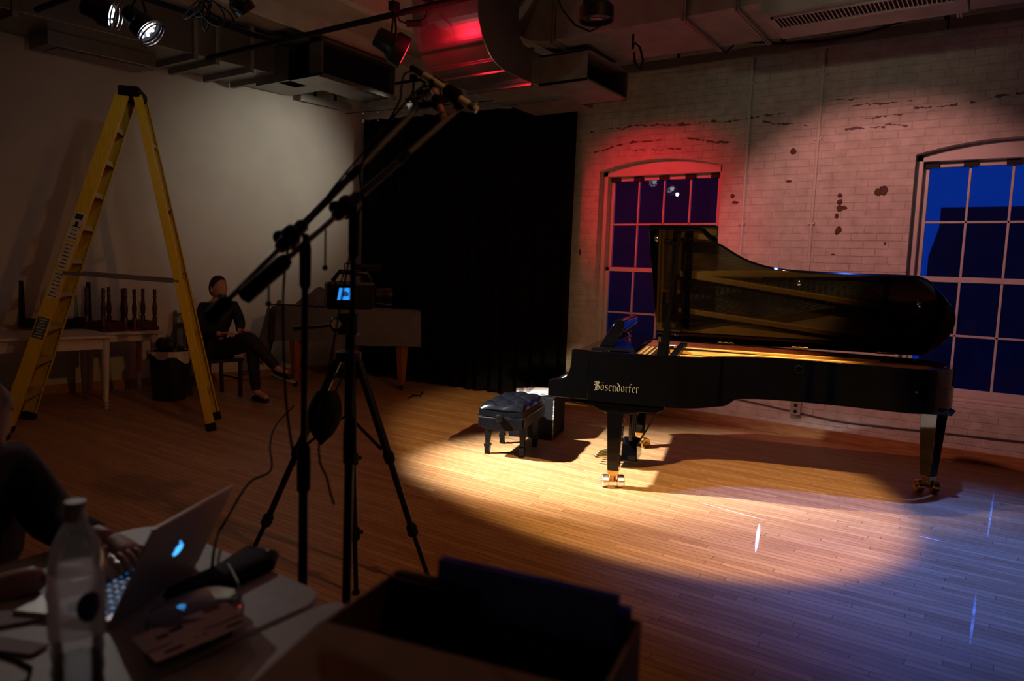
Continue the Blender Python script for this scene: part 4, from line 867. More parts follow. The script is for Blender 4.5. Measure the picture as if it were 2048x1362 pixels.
def stool(name, c, w_, hgt, rot, label, m_, turned, group):
    X = V((math.cos(rot), math.sin(rot), 0)); Y = V((-X.y, X.x, 0)); o = V(c); ax = (X, Y, V((0, 0, 1)))
    t = empty(name, o, label, 'stool', group)
    MB().box(o+V((0, 0, .02)), (w_, w_, .04), ax).build('seat', m_, t, smooth=0, bevel=.008)
    am = MB()
    for s_ in (-1, 1): am.box(o+X*s_*(w_/2-.03)+V((0, 0, .07)), (.02, w_-.06, .06), ax).box(o+Y*s_*(w_/2-.03)+V((0, 0, .07)), (w_-.06, .02, .06), ax)
    am.build('seat_frame', m_, t, smooth=0)
    for sx in (-1, 1):
        for sy in (-1, 1):
            b = o+X*sx*(w_/2-.035)+Y*sy*(w_/2-.035)+V((0, 0, .04))
            if turned: MB().lathe([(.024, 0), (.024, .10), (.016, .115), (.022, .135), (.026, .20), (.018, .27), (.015, .31), (.022, .325), (.015, .34), (.020, .38), (.015, hgt)], b, seg=12).build('leg', m_, t)
            else: MB().hex([b+X*a+Y*e for a, e in ((-.026, -.026), (.026, -.026), (.026, .026), (-.026, .026))]+[b+X*a+Y*e+V((0, 0, hgt)) for a, e in ((-.016, -.016), (.016, -.016), (.016, .016), (-.016, .016))]).build('leg', m_, t, smooth=0, bevel=.003)
    return t
g = 'stools upturned on the side tables'
stool('stool', at_d(112, 654, 7.75).to_2d().to_3d()+V((0, 0, .736)), .50, .45, ang+.5, 'upturned black stool with tapered square legs on the left table', M['blackwood'], False, g)
stool('stool', (-7.99, 3.89, .721), .33, .42, ang+.35, 'upturned dark red-brown stool with turned legs beside the black stool', M['redbrown'], True, g)
stool('stool', (-7.93, 4.21, .721), .30, .41, ang+.2, 'upturned red-brown stool with turned legs at the right end of the table', M['redbrown'], True, g)
def chair(name, c, fx, label, m_, sh=.45, bh=.88, w_=.42):
    F = V((math.cos(fx), math.sin(fx), 0)); Rr = V((F.y, -F.x, 0)); o = V(c); ax = (F, Rr, V((0, 0, 1)))
    t = empty(name, o, label, 'chair')
    MB().box(o+V((0, 0, sh-.02)), (w_, w_, .04), ax).build('seat', m_, t, smooth=0, bevel=.008)
    for s_ in (-1, 1):
        MB().beam(o+F*(w_/2-.03)+Rr*s_*(w_/2-.03), o+F*(w_/2-.03)+Rr*s_*(w_/2-.03)+V((0, 0, sh-.04)), .035, .035, F).build('leg', m_, t, smooth=0, bevel=.003)
        MB().beam(o-F*(w_/2-.02)+Rr*s_*(w_/2-.03), o-F*(w_/2+.05)+Rr*s_*(w_/2-.03)+V((0, 0, bh)), .035, .035, F).build('leg', m_, t, smooth=0, bevel=.003)
    b = MB()
    for z in (bh-.04, bh-.16): b.beam(o-F*(w_/2+.045)-Rr*(w_/2-.03)+V((0, 0, z)), o-F*(w_/2+.045)+Rr*(w_/2-.03)+V((0, 0, z)), .07, .02, V((0, 0, 1)))
    for k in (-1, 0, 1): b.beam(o-F*(w_/2+.01)+Rr*k*.09+V((0, 0, sh)), o-F*(w_/2+.045)+Rr*k*.09+V((0, 0, bh-.05)), .02, .02, F)
    b.build('backrest', m_, t, smooth=0, bevel=.003)
    for s_ in (-1, 1): MB().beam(o-F*(w_/2-.02)+Rr*s_*(w_/2-.03)+V((0, 0, .2)), o+F*(w_/2-.03)+Rr*s_*(w_/2-.03)+V((0, 0, .2)), .02, .02).build('stretcher', m_, t, smooth=0)
    return t
chair('chair', (-7.95, 4.86, 0), R(-30), 'grey-green wooden chair beside the table with upturned stools', M['greygreen'], .45, .90)
# bin with white liner
bc = V((-7.42, 4.27, 0)); t = empty('trash_bin', bc, 'black round trash bin with a white liner folded over the rim', 'bin')
MB().lathe([(.001, .004), (.165, .0), (.17, .01), (.205, .50), (.212, .52), (.205, .525), (.195, .52), (.165, .03), (.001, .03)], bc, seg=32, cap=False).build('body', M['bin'], t)
def linerf(u, v):
    a_ = 2*PI*u; drop = .05+.055*(.5+.5*math.sin(a_*2+1.0))+.03*math.sin(a_*5)
    r_ = [.188, .203, .217, .221][min(3, int(v*3.01))]; z = [.47, .53, .535, .535-drop][min(3, int(v*3.01))]
    r_ += .004*math.sin(a_*17)
    return bc+V((r_*math.cos(a_), r_*math.sin(a_), z))
MB().grid(linerf, 72, 3).build('liner', M['liner'], t, smooth=80)
bb2 = MB()
for k in range(7):
    bb2.ball(bc+V((.08*math.cos(k*2.4), .08*math.sin(k*2.4), .52+.04*(k % 3))), (.08, .07, .08), 10, 8)
bg_ = bb2.build('trash_bag', M['bin'], t, smooth=60)

# ------------------------------------------------------------------ covered grand piano in the far corner
cA, cB = V((-5.93, 6.60, 0)), V((-7.36, 5.62, 0)); cd_ = (cB-cA).normalized(); cn = V((cd_.y, -cd_.x, 0)); 
if cn.y < 0: cn = -cn
cov = empty('covered_piano', (cA+cB)/2, 'grand piano under a grey quilted cover in front of the black curtain', 'piano')
def cvf(poly_top, poly_bot, n=24):
    pass
top = [cA, cA+cn*.30+cd_*.05, cA+cn*.44+cd_*.18, cA+cn*.52+cd_*.55, cA+cn*.55+cd_*1.1, cB+cn*.55+cd_*.1, cB+cd_*.1+cn*.1, cB]
m = MB(); nt_ = len(top)
lvl = [(.985, 0), (.992, .0), (.985, .014), (.93, .020), (.75, .026), (.56, .03)]
cen = sum((p for p in top), V((0, 0, 0)))/nt_
ringp = []
fine = []
for i in range(nt_):
    a, b = top[i], top[(i+1) % nt_]
    for k in range(8): fine.append(a.lerp(b, k/8))
vs, fs = [], []
for li, (z, off) in enumerate(lvl):
    for i, p in enumerate(fine):
        d = (p-cen).normalized(); wob = .010*math.sin(i*1.7)*(1-(z-.56)/.43) if li > 1 else 0
        k_ = .97 if li == 0 else 1
        q = cen+(p-cen)*k_+d*(off+wob); vs.append(q+V((0, 0, z+(.012*math.sin(i*.9) if li == 5 else 0))))
nf = len(fine)
for li in range(len(lvl)-1):
    for i in range(nf): fs.append((li*nf+i, li*nf+(i+1) % nf, (li+1)*nf+(i+1) % nf, (li+1)*nf+i))
fs.append(tuple(range(nf-1, -1, -1)))
m.add(vs, fs).build('quilted_cover', M['cover'], cov, smooth=50)
# the draped left end of the cover
def drp(u, v):
    p = cB.lerp(cB+cn*.5, u)+cd_*(.10+.05*math.sin(u*9)+.16*v)-cn*(.10*(1-u)*v)
    return p+V((0, 0, 1.0-.72*v-.05*math.sin(u*7)))
MB().grid(drp, 20, 12).build('cover_drape', M['cover'], cov, smooth=70, solid=.012)
for (px, py) in ((799, 783), (585, 776)):
    g0 = at_z(px, py); g0 = g0+cn*.12
    c1 = V((g0.x, g0.y, .60))
    MB().hex([g0+V((a*.032, b*.032, .07)) for a, b in ((-1, -1), (1, -1), (1, 1), (-1, 1))]+[c1+V((a*.058, b*.058, 0)) for a, b in ((-1, -1), (1, -1), (1, 1), (-1, 1))]).build('leg', M['covertan'], cov, smooth=0, bevel=.004)
    MB().lathe([(.03, -.018), (.035, -.015), (.035, .015), (.03, .018)], g0+V((0, 0, .036)), cd_, 16).tube([g0+V((0, 0, .03)), g0+V((0, 0, .075))], .02, 8).build('caster', M['satin'], cov)
MB().bb(cen+V((-.15, -.12, .10)), cen+V((.15, .12, .22))).tube([cen+V((0, .05, .2)), cen+V((0, .05, .6))], .02, 8).build('pedal_lyre', M['satin'], cov, smooth=0)
# things lying on the cover
q = cB.lerp(cA, .30)+cn*.34
t = MB().add([], [])
def heap(u, v):
    x, y = u-.5, v-.5; r_ = max(0, 1-(x*x*4.2+y*y*4.2)); return q+cd_*(-x*.85)+cn*y*.34+V((0, 0, .990+.21*r_**.7*(1+.25*math.sin(u*13)*math.sin(v*11))))
t = MB().grid(heap, 26, 20).build('folded_blanket', M['cover'], smooth=60); tag(t, 'heap of folded grey blanket lying on the covered piano', 'blanket')
pts = [cB.lerp(cA, x)+cn*(.06+.05*math.sin(x*31))+V((0, 0, 1.0+.012*math.sin(x*50)**2)) for x in [i/30*.55-.08 for i in range(31)]]
tag(MB().tube(pts, .008, 6).build('cable', M['rubber']), 'black cable lying along the top of the covered piano', 'cable')

# ------------------------------------------------------------------ people
def skin_geo(chains, sub=1):
    """grow one smooth tapering surface along connected chains of (point, radius)"""
    vs, rs, es = [], [], []
    def vid(p, r_):
        for i, q_ in enumerate(vs):
            if (q_-p).length < 1e-4: return i
        vs.append(V(p)); rs.append(r_); return len(vs)-1
    for ch in chains:
        ids = [vid(V(p), r_) for p, r_ in ch]; es += list(zip(ids, ids[1:]))
    me = bpy.data.meshes.new('tmp'); me.from_pydata([tuple(v) for v in vs], es, []); o = bpy.data.objects.new('tmp', me); C.objects.link(o)
    o.modifiers.new('s', 'SKIN')
    for i, d in enumerate(me.skin_vertices[0].data):
        r_ = rs[i]; d.radius = r_ if isinstance(r_, tuple) else (r_, r_); d.use_root = i == 0
    q_ = o.modifiers.new('u', 'SUBSURF'); q_.levels = sub+1; q_.render_levels = sub+1
    bpy.context.view_layer.update()
    ev = o.evaluated_get(bpy.context.evaluated_depsgraph_get()); m2 = ev.to_mesh()
    mb_ = MB().add([v.co.copy() for v in m2.vertices], [tuple(p.vertices) for p in m2.polygons])
    ev.to_mesh_clear(); bpy.data.objects.remove(o); bpy.data.meshes.remove(me)
    return mb_
def head_geo(mb_, c, face, up, s=1.0):
    F = V(face).normalized(); U = V(up); U = (U-F*U.dot(F)).normalized(); X = F.cross(U); c = V(c)
    gs = lambda dx, dy, dz, w_: math.exp(-(dx*dx+dy*dy+dz*dz)/(w_*w_))
    nu, nv = 36, 28; vs = []
    for i in range(nv+1):
        t = PI*(i+.001)/(nv+.002)
        for k in range(nu):
            p = 2*PI*k/nu; x, y, z = math.sin(t)*math.cos(p), math.sin(t)*math.sin(p), math.cos(t)
            rx, ry, rz = .076, .095, .118
            jw = 1-.28*max(0, -z)**1.3; d = 1.0
            if y > 0: d -= .05*gs(abs(x)-.36, 0, z-.08, .22)
            d += .21*gs(x, y-.97, z+.16, .17)+.07*gs(x, y-.98, z-.02, .12)+.045*gs(x, y-.9, z+.46, .2)+.07*gs(x, y-.72, z+.80, .3)+.04*gs(abs(x)-.3, y-.9, z-.24, .22)
            if y < 0: d += .05*gs(x, y+1, z-.2, .6)
            vs.append(c+(X*x*rx*jw*d+F*y*ry*d+U*z*rz*(1 if z > 0 else 1.02))*s)
    mb_.add(vs, [(i*nu+k, (i+1)*nu+k, (i+1)*nu+(k+1) % nu, i*nu+(k+1) % nu) for i in range(nv) for k in range(nu)])
    for sg in (-1, 1): mb_.ball(c+(X*sg*.076-F*.008-U*.008)*s, (.010*s, .019*s, .032*s), 10, 8, (X, F, U))
    return F, U, X
def hair_geo(c, F, U, X, s=1.0, long=0.0):
    nu, nv = 36, 18; vs = []; hm = MB()
    for i in range(nv+1):
        for k in range(nu):
            p = 2*PI*k/nu; fr = math.sin(p)
            tmax = PI*(.60+.12*max(0, -fr)+long-.36*max(0, fr)**.55); t = tmax*(i+.001)/nv
            x, y, z = math.sin(t)*math.cos(p), math.sin(t)*math.sin(p), math.cos(t); k_ = 1.075+.03*math.sin(p*9)*math.sin(t*7)-.06*(i/nv)**4
            vs.append(V(c)+(X*x*.078*k_+F*(y*.098*k_)+U*z*.120*k_)*s)
    hm.add(vs, [(i*nu+k, (i+1)*nu+k, (i+1)*nu+(k+1) % nu, i*nu+(k+1) % nu) for i in range(nv) for k in range(nu)])
    return hm
def hand_chains(wr, d, pn, s=1.0, curl=.5, side=1):
    """palm with five fingers; d = pointing direction, pn = back-of-hand normal"""
    d = V(d).normalized(); pn = V(pn); pn = (pn-d*pn.dot(d)).normalized(); x = d.cross(pn)*side; wr = V(wr); out = []
    kn = wr+d*.085*s
    root = wr+d*.02*s
    out.append([(wr, .024*s), (root, (.030*s, .020*s)), (wr+d*.055*s, (.036*s, .017*s)), (kn, (.036*s, .014*s))])
    fingers = []
    for k, (off, ln) in enumerate(((-.030, .066), (-.010, .077), (.011, .072), (.030, .057))):
        b = kn+x*off*s-d*.012*s
        a1 = curl*.55+.06*k; a2 = a1+curl*.8; a3 = a2+curl*.5
        p1 = b+d*.022*s; v1 = d*math.cos(a1)-pn*math.sin(a1); v2 = d*math.cos(a2)-pn*math.sin(a2); v3 = d*math.cos(a3)-pn*math.sin(a3)
        q1 = p1+v1*ln*.45*s; q2 = q1+v2*ln*.33*s; q3 = q2+v3*ln*.25*s
        fingers.append([(b, .0095*s), (p1, .0095*s), (q1, .0088*s), (q2, .0080*s), (q3, .0068*s)])
    tb = wr+d*.022*s-x*.024*s; tv = (d*.62-x*.62-pn*.30).normalized()
    fingers.append([(tb, .013*s), (tb+tv*.034*s, .0115*s), (tb+tv*.034*s+(d*.85-x*.25-pn*.3).normalized()*.030*s, .0100*s), (tb+tv*.034*s+(d*.9-x*.05-pn*.35).normalized()*.054*s, .0078*s)])
    return out, fingers

# seated man
D_ = at_d
man = empty('person', at_z(440, 790), 'man in black sitting cross-legged on a chair by the white wall', 'person')
pel, che, nek = D_(426, 700, 8.05), D_(434, 630, 8.02), D_(436, 601, 8.02)
shl, shr = D_(404, 616, 7.98), D_(470, 613, 8.12)
ell, elr = D_(400, 663, 7.86), D_(481, 648, 8.05)
wrl, wrr = D_(444, 668, 7.72), D_(479, 663, 7.80)
hl_, hr_ = D_(414, 702, 8.0), D_(442, 700, 8.12)
knp, anp, top_ = D_(503, 690, 7.72), D_(512, 784, 7.80), D_(536, 797, 7.70)
knc, anc, toc = D_(497, 673, 7.66), D_(556, 739, 7.72), D_(577, 747, 7.66)
hc = D_(437, 577, 8.0); fdir = (RT*.85-FW*.5+V((0, 0, -.05))).normalized()
bd = skin_geo([[(pel, .12), (che, (.15, .11)), (nek, .055), (hc-V((0, 0, .05)), .055)], [(che, (.15, .11)), (shl, .055), (ell, .042), (wrl, .028)], [(che, (.15, .11)), (shr, .055), (elr, .042), (wrr, .028)],
    [(pel, .12), (hl_, .085), (knp, .06), (anp, .04), (top_, .035)], [(pel, .12), (hr_, .085), (knc, .06), (anc, .04), (toc, .035)]], 0)
F_, U_, X_ = head_geo(bd, hc, fdir, (0, 0, 1), 1.12)
for wr_, tgt, sd in ((wrl, D_(466, 664, 7.66), 1), (wrr, D_(496, 660, 7.74), -1)):
    pc_, fg = hand_chains(wr_, tgt-wr_, (0, 0, 1), 1.0, .7, sd)
    h_ = skin_geo(pc_, 0); bd.add(h_.v, h_.f)
    for f_ in fg: h_ = skin_geo([f_], 0); bd.add(h_.v, h_.f)
bd.build('body', M['skin'], man, smooth=70)
hair_geo(hc, F_, U_, X_, 1.12).build('hair', M['hair'], man, smooth=70)
ey = MB()
for sg in (-1, 1): ey.ball(hc+F_*.091+X_*sg*.030+U_*.009, .0065, 10, 8)
ey.build('eyes', M['satin'], man)
bdm = MB().ball(hc+F_*.058-U_*.082, (.050, .040, .045), 14, 10, (X_, F_, U_)); bdm.build('beard', M['hair'], man, smooth=60)
sh_ = skin_geo([[(pel+V((0, 0, -.02)), (.165, .135)), (pel.lerp(che, .5), (.165, .13)), (che, (.19, .135)), (nek-V((0, 0, .02)), .07)], [(che, (.19, .135)), (shl, .078), (ell, .060), (wrl.lerp(ell, .12), .042)], [(che, (.19, .135)), (shr, .078), (elr, .060), (wrr.lerp(elr, .12), .042)]], 0)
sh_.build('shirt', M['shirt'], man, smooth=70)
MB().tube([nek+V((.062*math.cos(a_), .062*math.sin(a_), -.012+.01*math.sin(a_))) for a_ in [2*PI*k/14 for k in range(14)]], .014, 6, close=True).build('collar', M['shirt'], man)
tr = skin_geo([[(pel+V((0, 0, -.02)), (.17, .14)), (hl_, .115), (knp, .080), (knp.lerp(anp, .5), .066), (anp, .056)], [(pel+V((0, 0, -.02)), (.17, .14)), (hr_, .115), (knc, .080), (knc.lerp(anc, .5), .068), (anc, .056)]], 0)
tr.build('trousers', M['trousers'], man, smooth=70)
for a_, b_ in ((anp, top_), (anc, toc)):
    d = (b_-a_).normalized(); hz_ = V((b_.x-a_.x, b_.y-a_.y, 0)).normalized()
    base = V((a_.x, a_.y, .045)) if a_ is anp else a_-V((0, 0, .03))
    fd = hz_ if a_ is anp else d
    s_ = skin_geo([[(base-fd*.06, (.042, .040)), (base+fd*.02, (.045, .048)), (base+fd*.12, (.046, .034)), (base+fd*.20, (.036, .026))]], 0)
    so = s_.build('shoe', M['shoe'], man, smooth=70)
    MB().prism([base+fd*x_+fd.cross(V((0, 0, 1))).normalized()*y_-V((0, 0, .045)) for x_, y_ in ((-.09, -.03), (-.09, .03), (.05, .042), (.16, .045), (.23, .02), (.23, -.02), (.16, -.045), (.05, -.042))], (0, 0, .014)).build('sole', M['sole'], so, smooth=0)
chair('chair', V((pel.x+.02, pel.y+.02, 0)), math.atan2(fdir.y, fdir.x)-.15, 'dark wooden chair under the seated man in black', M['blackwood'], .44, .86, .44)

# person at the laptop, at the left edge of the frame
per = empty('person', D_(-60, 1300, 1.9), 'person in dark jacket leaning over the laptop at the left edge', 'person')
pp_, pc2, pn2 = D_(-150, 1220, 2.0), D_(-50, 990, 1.90), D_(-70, 890, 1.86)
s1, s2 = D_(38, 935, 1.98), D_(-200, 960, 1.62)
e1, w1_ = D_(112, 1058, 1.94), D_(222, 1080, 1.80)
e2, w2_ = D_(-90, 1215, 1.58), D_(92, 1150, 1.63)
hc2 = D_(-60, 850, 1.82); fd2 = (RT*.80-UP*.45-FW*.1).normalized()
bd = skin_geo([[(pp_, .13), (pc2, (.15, .11)), (pn2, .055), (hc2-V((0, 0, .05)), .055)], [(pc2, (.15, .11)), (s1, .055), (e1, .043), (e1.lerp(w1_, .6), .036), (w1_, .028)], [(pc2, (.15, .11)), (s2, .055), (e2, .046), (e2.lerp(w2_, .6), .042), (w2_, .029)]], 0)
F2, U2, X2 = head_geo(bd, hc2, fd2, (0, 0, 1))
for wr_, tgt, sd, cu_ in ((w1_, D_(262, 1104, 1.76), -1, .75), (w2_, D_(150, 1140, 1.66), 1, .6)):
    pc_, fg = hand_chains(wr_, tgt-wr_, (0, 0, 1), 1.0, cu_, sd)
    h_ = skin_geo(pc_, 1); bd.add(h_.v, h_.f)
    for f_ in fg: h_ = skin_geo([f_], 1); bd.add(h_.v, h_.f)
bd.build('body', M['skin'], per, smooth=70)
hair_geo(hc2, F2, U2, X2).build('hair', mat('grey_hair', (.25, .22, .19), .6, var=.3, scale=60), per, smooth=70)
ey = MB()
for sg in (-1, 1): ey.ball(hc2+F2*.083+X2*sg*.028+U2*.008, .011, 10, 8)
ey.build('eyes', M['satin'], per)
jk = skin_geo([[(pp_, (.19, .15)), (pp_.lerp(pc2, .5), (.19, .15)), (pc2, (.19, .14)), (pn2-V((0, 0, .03)), .075)], [(pc2, (.19, .14)), (s1, .085), (s1.lerp(e1, .5), .072), (e1, .066), (e1.lerp(w1_, .8), .046)], [(pc2, (.19, .14)), (s2, .085), (e2.lerp(s2, .4), .068), (e2.lerp(s2, .08), .064)]], 0)
jk.build('jacket', M['jacket'], per, smooth=70)
chp = V((pp_.x-.05, pp_.y, 0))
lg2 = skin_geo([[(pp_+V((0, 0, -.03)), (.17, .14)), (V((pp_.x+.08, pp_.y+.10, .50)), .105), (V((pp_.x+.46, pp_.y+.13, .50)), .08), (V((pp_.x+.44, pp_.y+.14, .07)), .055)], [(pp_+V((0, 0, -.03)), (.17, .14)), (V((pp_.x+.08, pp_.y-.10, .50)), .105), (V((pp_.x+.46, pp_.y-.13, .50)), .08), (V((pp_.x+.44, pp_.y-.14, .07)), .055)]], 0)
lg2.build('trousers', M['trousers'], per, smooth=70)

# ------------------------------------------------------------------ foreground tables
def folding_table(x0, x1, y0, y1, r_, label):
    t = empty('folding_table', ((x0+x1)/2, (y0+y1)/2, 0), label, 'table')
    def rr(i, z):
        out = []
        for cx_, cy_, a0 in ((x1-r_, y1-r_, 0), (x0+r_, y1-r_, PI/2), (x0+r_, y0+r_, PI), (x1-r_, y0+r_, 1.5*PI)):
            for k in range(9):
                a_ = a0+PI/2*k/8; out.append((cx_+(r_-i)*math.cos(a_), cy_+(r_-i)*math.sin(a_), z))
        return out
    m = MB(); lv = [rr(.006, .700), rr(0, .706), rr(0, .734), rr(.006, .740)]; n_ = len(lv[0])
    m.add(sum(lv, []), [tuple(range(n_-1, -1, -1)), tuple(range(3*n_, 4*n_))]+[(l*n_+i, l*n_+(i+1) % n_, (l+1)*n_+(i+1) % n_, (l+1)*n_+i) for l in range(3) for i in range(n_)])
    m.build('tabletop', M['tabletop'], t, smooth=30)
    for x in (x0+.15, x1-.15):
        for y in (y0+.09, y1-.09): MB().tube([(x, y, 0), (x, y, .702)], .014, 10).build('leg', M['greygreen'], t)
        MB().tube([(x, y0+.09, .15), (x, y1-.09, .15)], .011, 8).build('crossbar', M['greygreen'], t)
    return t
folding_table(-1.99, -1.235, .32, 1.105, .085, 'grey-white folding table holding the laptop and water bottle')
folding_table(-1.225, -.43, .32, 1.10, .05, 'grey-white folding table under the open cardboard box')
TZ = .740
# laptop
BL, BR = V((-1.47, .72, TZ+.012)), V((-1.61, .99, TZ+.012))
hd = (BR-BL).normalized(); nd = V((hd.y, -hd.x, 0))
if nd.x < 0: nd = -nd
lap = empty('laptop', (BL+BR)/2, 'open silver laptop with a glowing logo on its lid', 'laptop')
hz = V((0, 0, 1)); cl = (BL+BR)/2; LW = .318
MB().box(cl-nd*.112+V((0, 0, -.004)), (.225, LW, .014), (nd, hd, hz)).build('base', M['laptop'], lap, smooth=0, bevel=.004)
for r_ in range(5):
    for k in range(12):
        kp = cl-nd*(.035+.022*r_)+hd*(-.130+.0236*k)+V((0, 0, .0035))
        pass
kg = MB(); kk = MB()
for r_ in range(5):
    for k in range(13):
        kp = cl-nd*(.030+.021*r_)+hd*(-.132+.022*k+.003*r_)+V((0, 0, .0036))
        kk.box(kp, (.0165, .0175, .002), (nd, hd, hz)); kg.box(kp+V((0, 0, .0013)), (.0065, .006, .0006), (nd, hd, hz))
kg.box(cl-nd*.072+V((0, 0, .0028)), (.108, .292, .0004), (nd, hd, hz))
ko = kk.build('keys', M['key'], lap, smooth=0); ko['kind'] = 'stuff'
kgo = kg.build('key_lights', M['keyglow'], lap, smooth=0); kgo['kind'] = 'stuff'
ld = (nd*.42+hz*.90).normalized(); lno = hd.cross(ld)
if lno.dot(nd) < 0: lno = -lno
LH = .228
lo_ = MB().box(cl+ld*LH/2, (LW, LH, .007), (hd, ld, lno)).build('lid', M['laptop'], lap, smooth=0, bevel=.003)
MB().box(cl+ld*LH/2-lno*.0042, (LW-.02, LH-.025, .0012), (hd, ld, lno)).build('screen', mat('laptop_screen', (.05, .06, .08), .2, emit=(.5, .65, 1), es=.06), lo_, smooth=0)
ap = []
for k in range(40):
    a_ = 2*PI*k/40; r2 = .0165*(1-.10*math.exp(-((math.sin(a_)-1)**2)*6)-.07*math.exp(-((math.sin(a_)+1)**2)*10)+.04*math.cos(2*a_))
    x_, y_ = r2*math.cos(a_), r2*1.02*math.sin(a_)
    bx = x_-.0195
    if (x_-.0205)**2+(y_-.002)**2 < .0078**2:
        dd = math.hypot(x_-.0205, y_-.002); x_, y_ = .0205+(x_-.0205)*.0078/dd, .002+(y_-.002)*.0078/dd
    ap.append((x_, y_))
lc = cl+ld*LH*.50+lno*.0037
am = MB().prism([lc-hd*x_+ld*(y_-.003) for x_, y_ in ap], lno*.0006)
lf = [(-.001, .018), (.002, .0235), (.0085, .0275), (.0085, .0225), (.0045, .0185)]
am.prism([lc-hd*x_+ld*(y_-.003) for x_, y_ in lf], lno*.0006)
am.build('logo', M['glow'], lo_, smooth=0)
# bottle
bo = V((-1.245, .552, TZ)); BS = 1.13; t = empty('water_bottle', bo, 'clear plastic water bottle with a navy oval on its label', 'bottle')
prof = [(.012, .004), (.030, .0), (.038, .008), (.0385, .03), (.036, .045), (.0385, .06), (.036, .075), (.0385, .09), (.0365, .10), (.040, .115), (.040, .215), (.039, .225), (.034, .25), (.022, .275), (.014, .287), (.0135, .305)]
prof = [(r_*1.06, z*BS) for r_, z in prof]
MB().lathe(prof, bo, seg=40, cap=False).build('bottle_body', M['pet'], t, smooth=60)
MB().lathe([(.0175, .325), (.0175, .329), (.0165, .330), (.0170, .354), (.0155, .357), (.001, .357)], bo, seg=30, cap=False).build('cap', M['bottlecap'], t)
MB().lathe([(.0428, .135), (.0430, .139), (.0430, .240), (.0428, .243)], bo, seg=40, cap=False).build('label', M['bottlelabel'], t)
vd = (EYEP-bo); vd = V((vd.x, vd.y, 0)).normalized(); rt = V((-vd.y, vd.x, 0))
def oval(u, v):
    a_ = 2*PI*u; x_ = .019*math.cos(a_)*v+.018; y_ = .026*math.sin(a_)*v; th = x_/.0434
    return bo+vd*.0437*math.cos(th)+rt*.0437*math.sin(th)+V((0, 0, .188+y_))
MB().grid(oval, 32, 4).build('label_oval', M['labelblue'], t, smooth=60)
MB().lathe([(.001, .005), (.034, .006), (.036, .03), (.035, .085), (.001, .085)], bo, seg=30, cap=False).build('water', glass_mat('water', (.86, .90, .93)), t)
# black zip pouch, disc, white card, papers, cables
pb = [at_z(330, 1200, TZ), at_z(425, 1158, TZ), at_z(500, 1108, TZ), at_z(556, 1118, TZ), at_z(548, 1140, TZ), at_z(470, 1178, TZ), at_z(395, 1205, TZ)]
cc_ = sum(pb, V((0, 0, 0)))/7
m = MB(); n_ = 7; fine = []
for i in range(7):
    for k in range(4): fine.append(pb[i].lerp(pb[(i+1) % 7], k/4))
vs = []; nf = len(fine)
for z, s_ in ((.001, 1.0), (.012, 1.03), (.026, .95), (.034, .72), (.036, .3)): vs += [cc_+(p-cc_)*s_+V((0, 0, z-.0)) for p in fine]
m.add(vs, [tuple(range(nf-1, -1, -1)), tuple(range(4*nf, 5*nf))]+[(l*nf+i, l*nf+(i+1) % nf, (l+1)*nf+(i+1) % nf, (l+1)*nf+i) for l in range(4) for i in range(nf)])
t = empty('pouch', cc_, 'flat black zip pouch lying behind the laptop on the table', 'pouch')
m.build('pouch_body', M['matte'], t, smooth=60)
MB().tube([p.lerp(cc_, .22)+V((0, 0, .0325)) for p in fine[2:14]], .002, 5).build('zip', M['satin'], t)
cpts = [V((-1.356, .928, 0)), V((-1.291, .902, 0)), V((-1.262, .854, 0)), V((-1.304, .742, 0)), V((-1.369, .736, 0)), V((-1.412, .780, 0)), V((-1.410, .895, 0))]
dc = sum(cpts, V((0, 0, 0)))/7+V((0, 0, TZ)); t = empty('glossy_case', dc, 'glossy bluish rounded case beside the laptop, mirroring its glowing logo', 'case')
cp2 = smooth_line(cpts+cpts[:1], 5)[:-1]; nf = len(cp2); vs = []
for z, s_ in ((.001, .97), (.006, 1.0), (.038, 1.0), (.0435, .975), (.0445, .94)): vs += [V((dc.x, dc.y, TZ+z))+(V((p.x, p.y, 0))-V((dc.x, dc.y, 0)))*s_ for p in cp2]
MB().add(vs, [tuple(range(nf-1, -1, -1)), tuple(range(4*nf, 5*nf))]+[(l*nf+i, l*nf+(i+1) % nf, (l+1)*nf+(i+1) % nf, (l+1)*nf+i) for l in range(4) for i in range(nf)]).build('shell', M['disc'], t, smooth=30)
MB().tube([V((dc.x, dc.y, TZ+.022))+(V((p.x, p.y, 0))-V((dc.x, dc.y, 0)))*1.003 for p in cp2], .0012, 5, close=True).build('seam', M['satin'], t)
cq = [at_z(262, 1275, TZ+.040), at_z(312, 1325, TZ+.034), at_z(508, 1243, TZ+.040), at_z(452, 1203, TZ+.049)]
t = empty('card_package', cq[0], 'white printed card with dark slots lying on the table', 'card')
cnrm = (cq[1]-cq[0]).cross(cq[3]-cq[0]).normalized()
if cnrm.z < 0: cnrm = -cnrm
def cpt(u, v): return cq[0].lerp(cq[1], v).lerp(cq[3].lerp(cq[2], v), u)
MB().prism([cpt(0, 0), cpt(0, 1), cpt(1, 1), cpt(1, 0)], -cnrm*.002).build('card', M['card'], t, smooth=0)
MB().hex([cpt(.1, .15)-cnrm*.002, cpt(.9, .15)-cnrm*.002, cpt(.9, .55)-cnrm*.002, cpt(.1, .55)-cnrm*.002]+[V((p.x, p.y, TZ+.0015)) for p in (cpt(.1, .15), cpt(.9, .15), cpt(.9, .55), cpt(.1, .55))]).build('tray', M['matte'], t, smooth=0)
def cbar(u0, u1, v0, v1, mm_, nm='print'):
    return MB().prism([cpt(u0, v0)+cnrm*.0003, cpt(u0, v1)+cnrm*.0003, cpt(u1, v1)+cnrm*.0003, cpt(u1, v0)+cnrm*.0003], cnrm*.0003).build(nm, mm_, t, smooth=0)
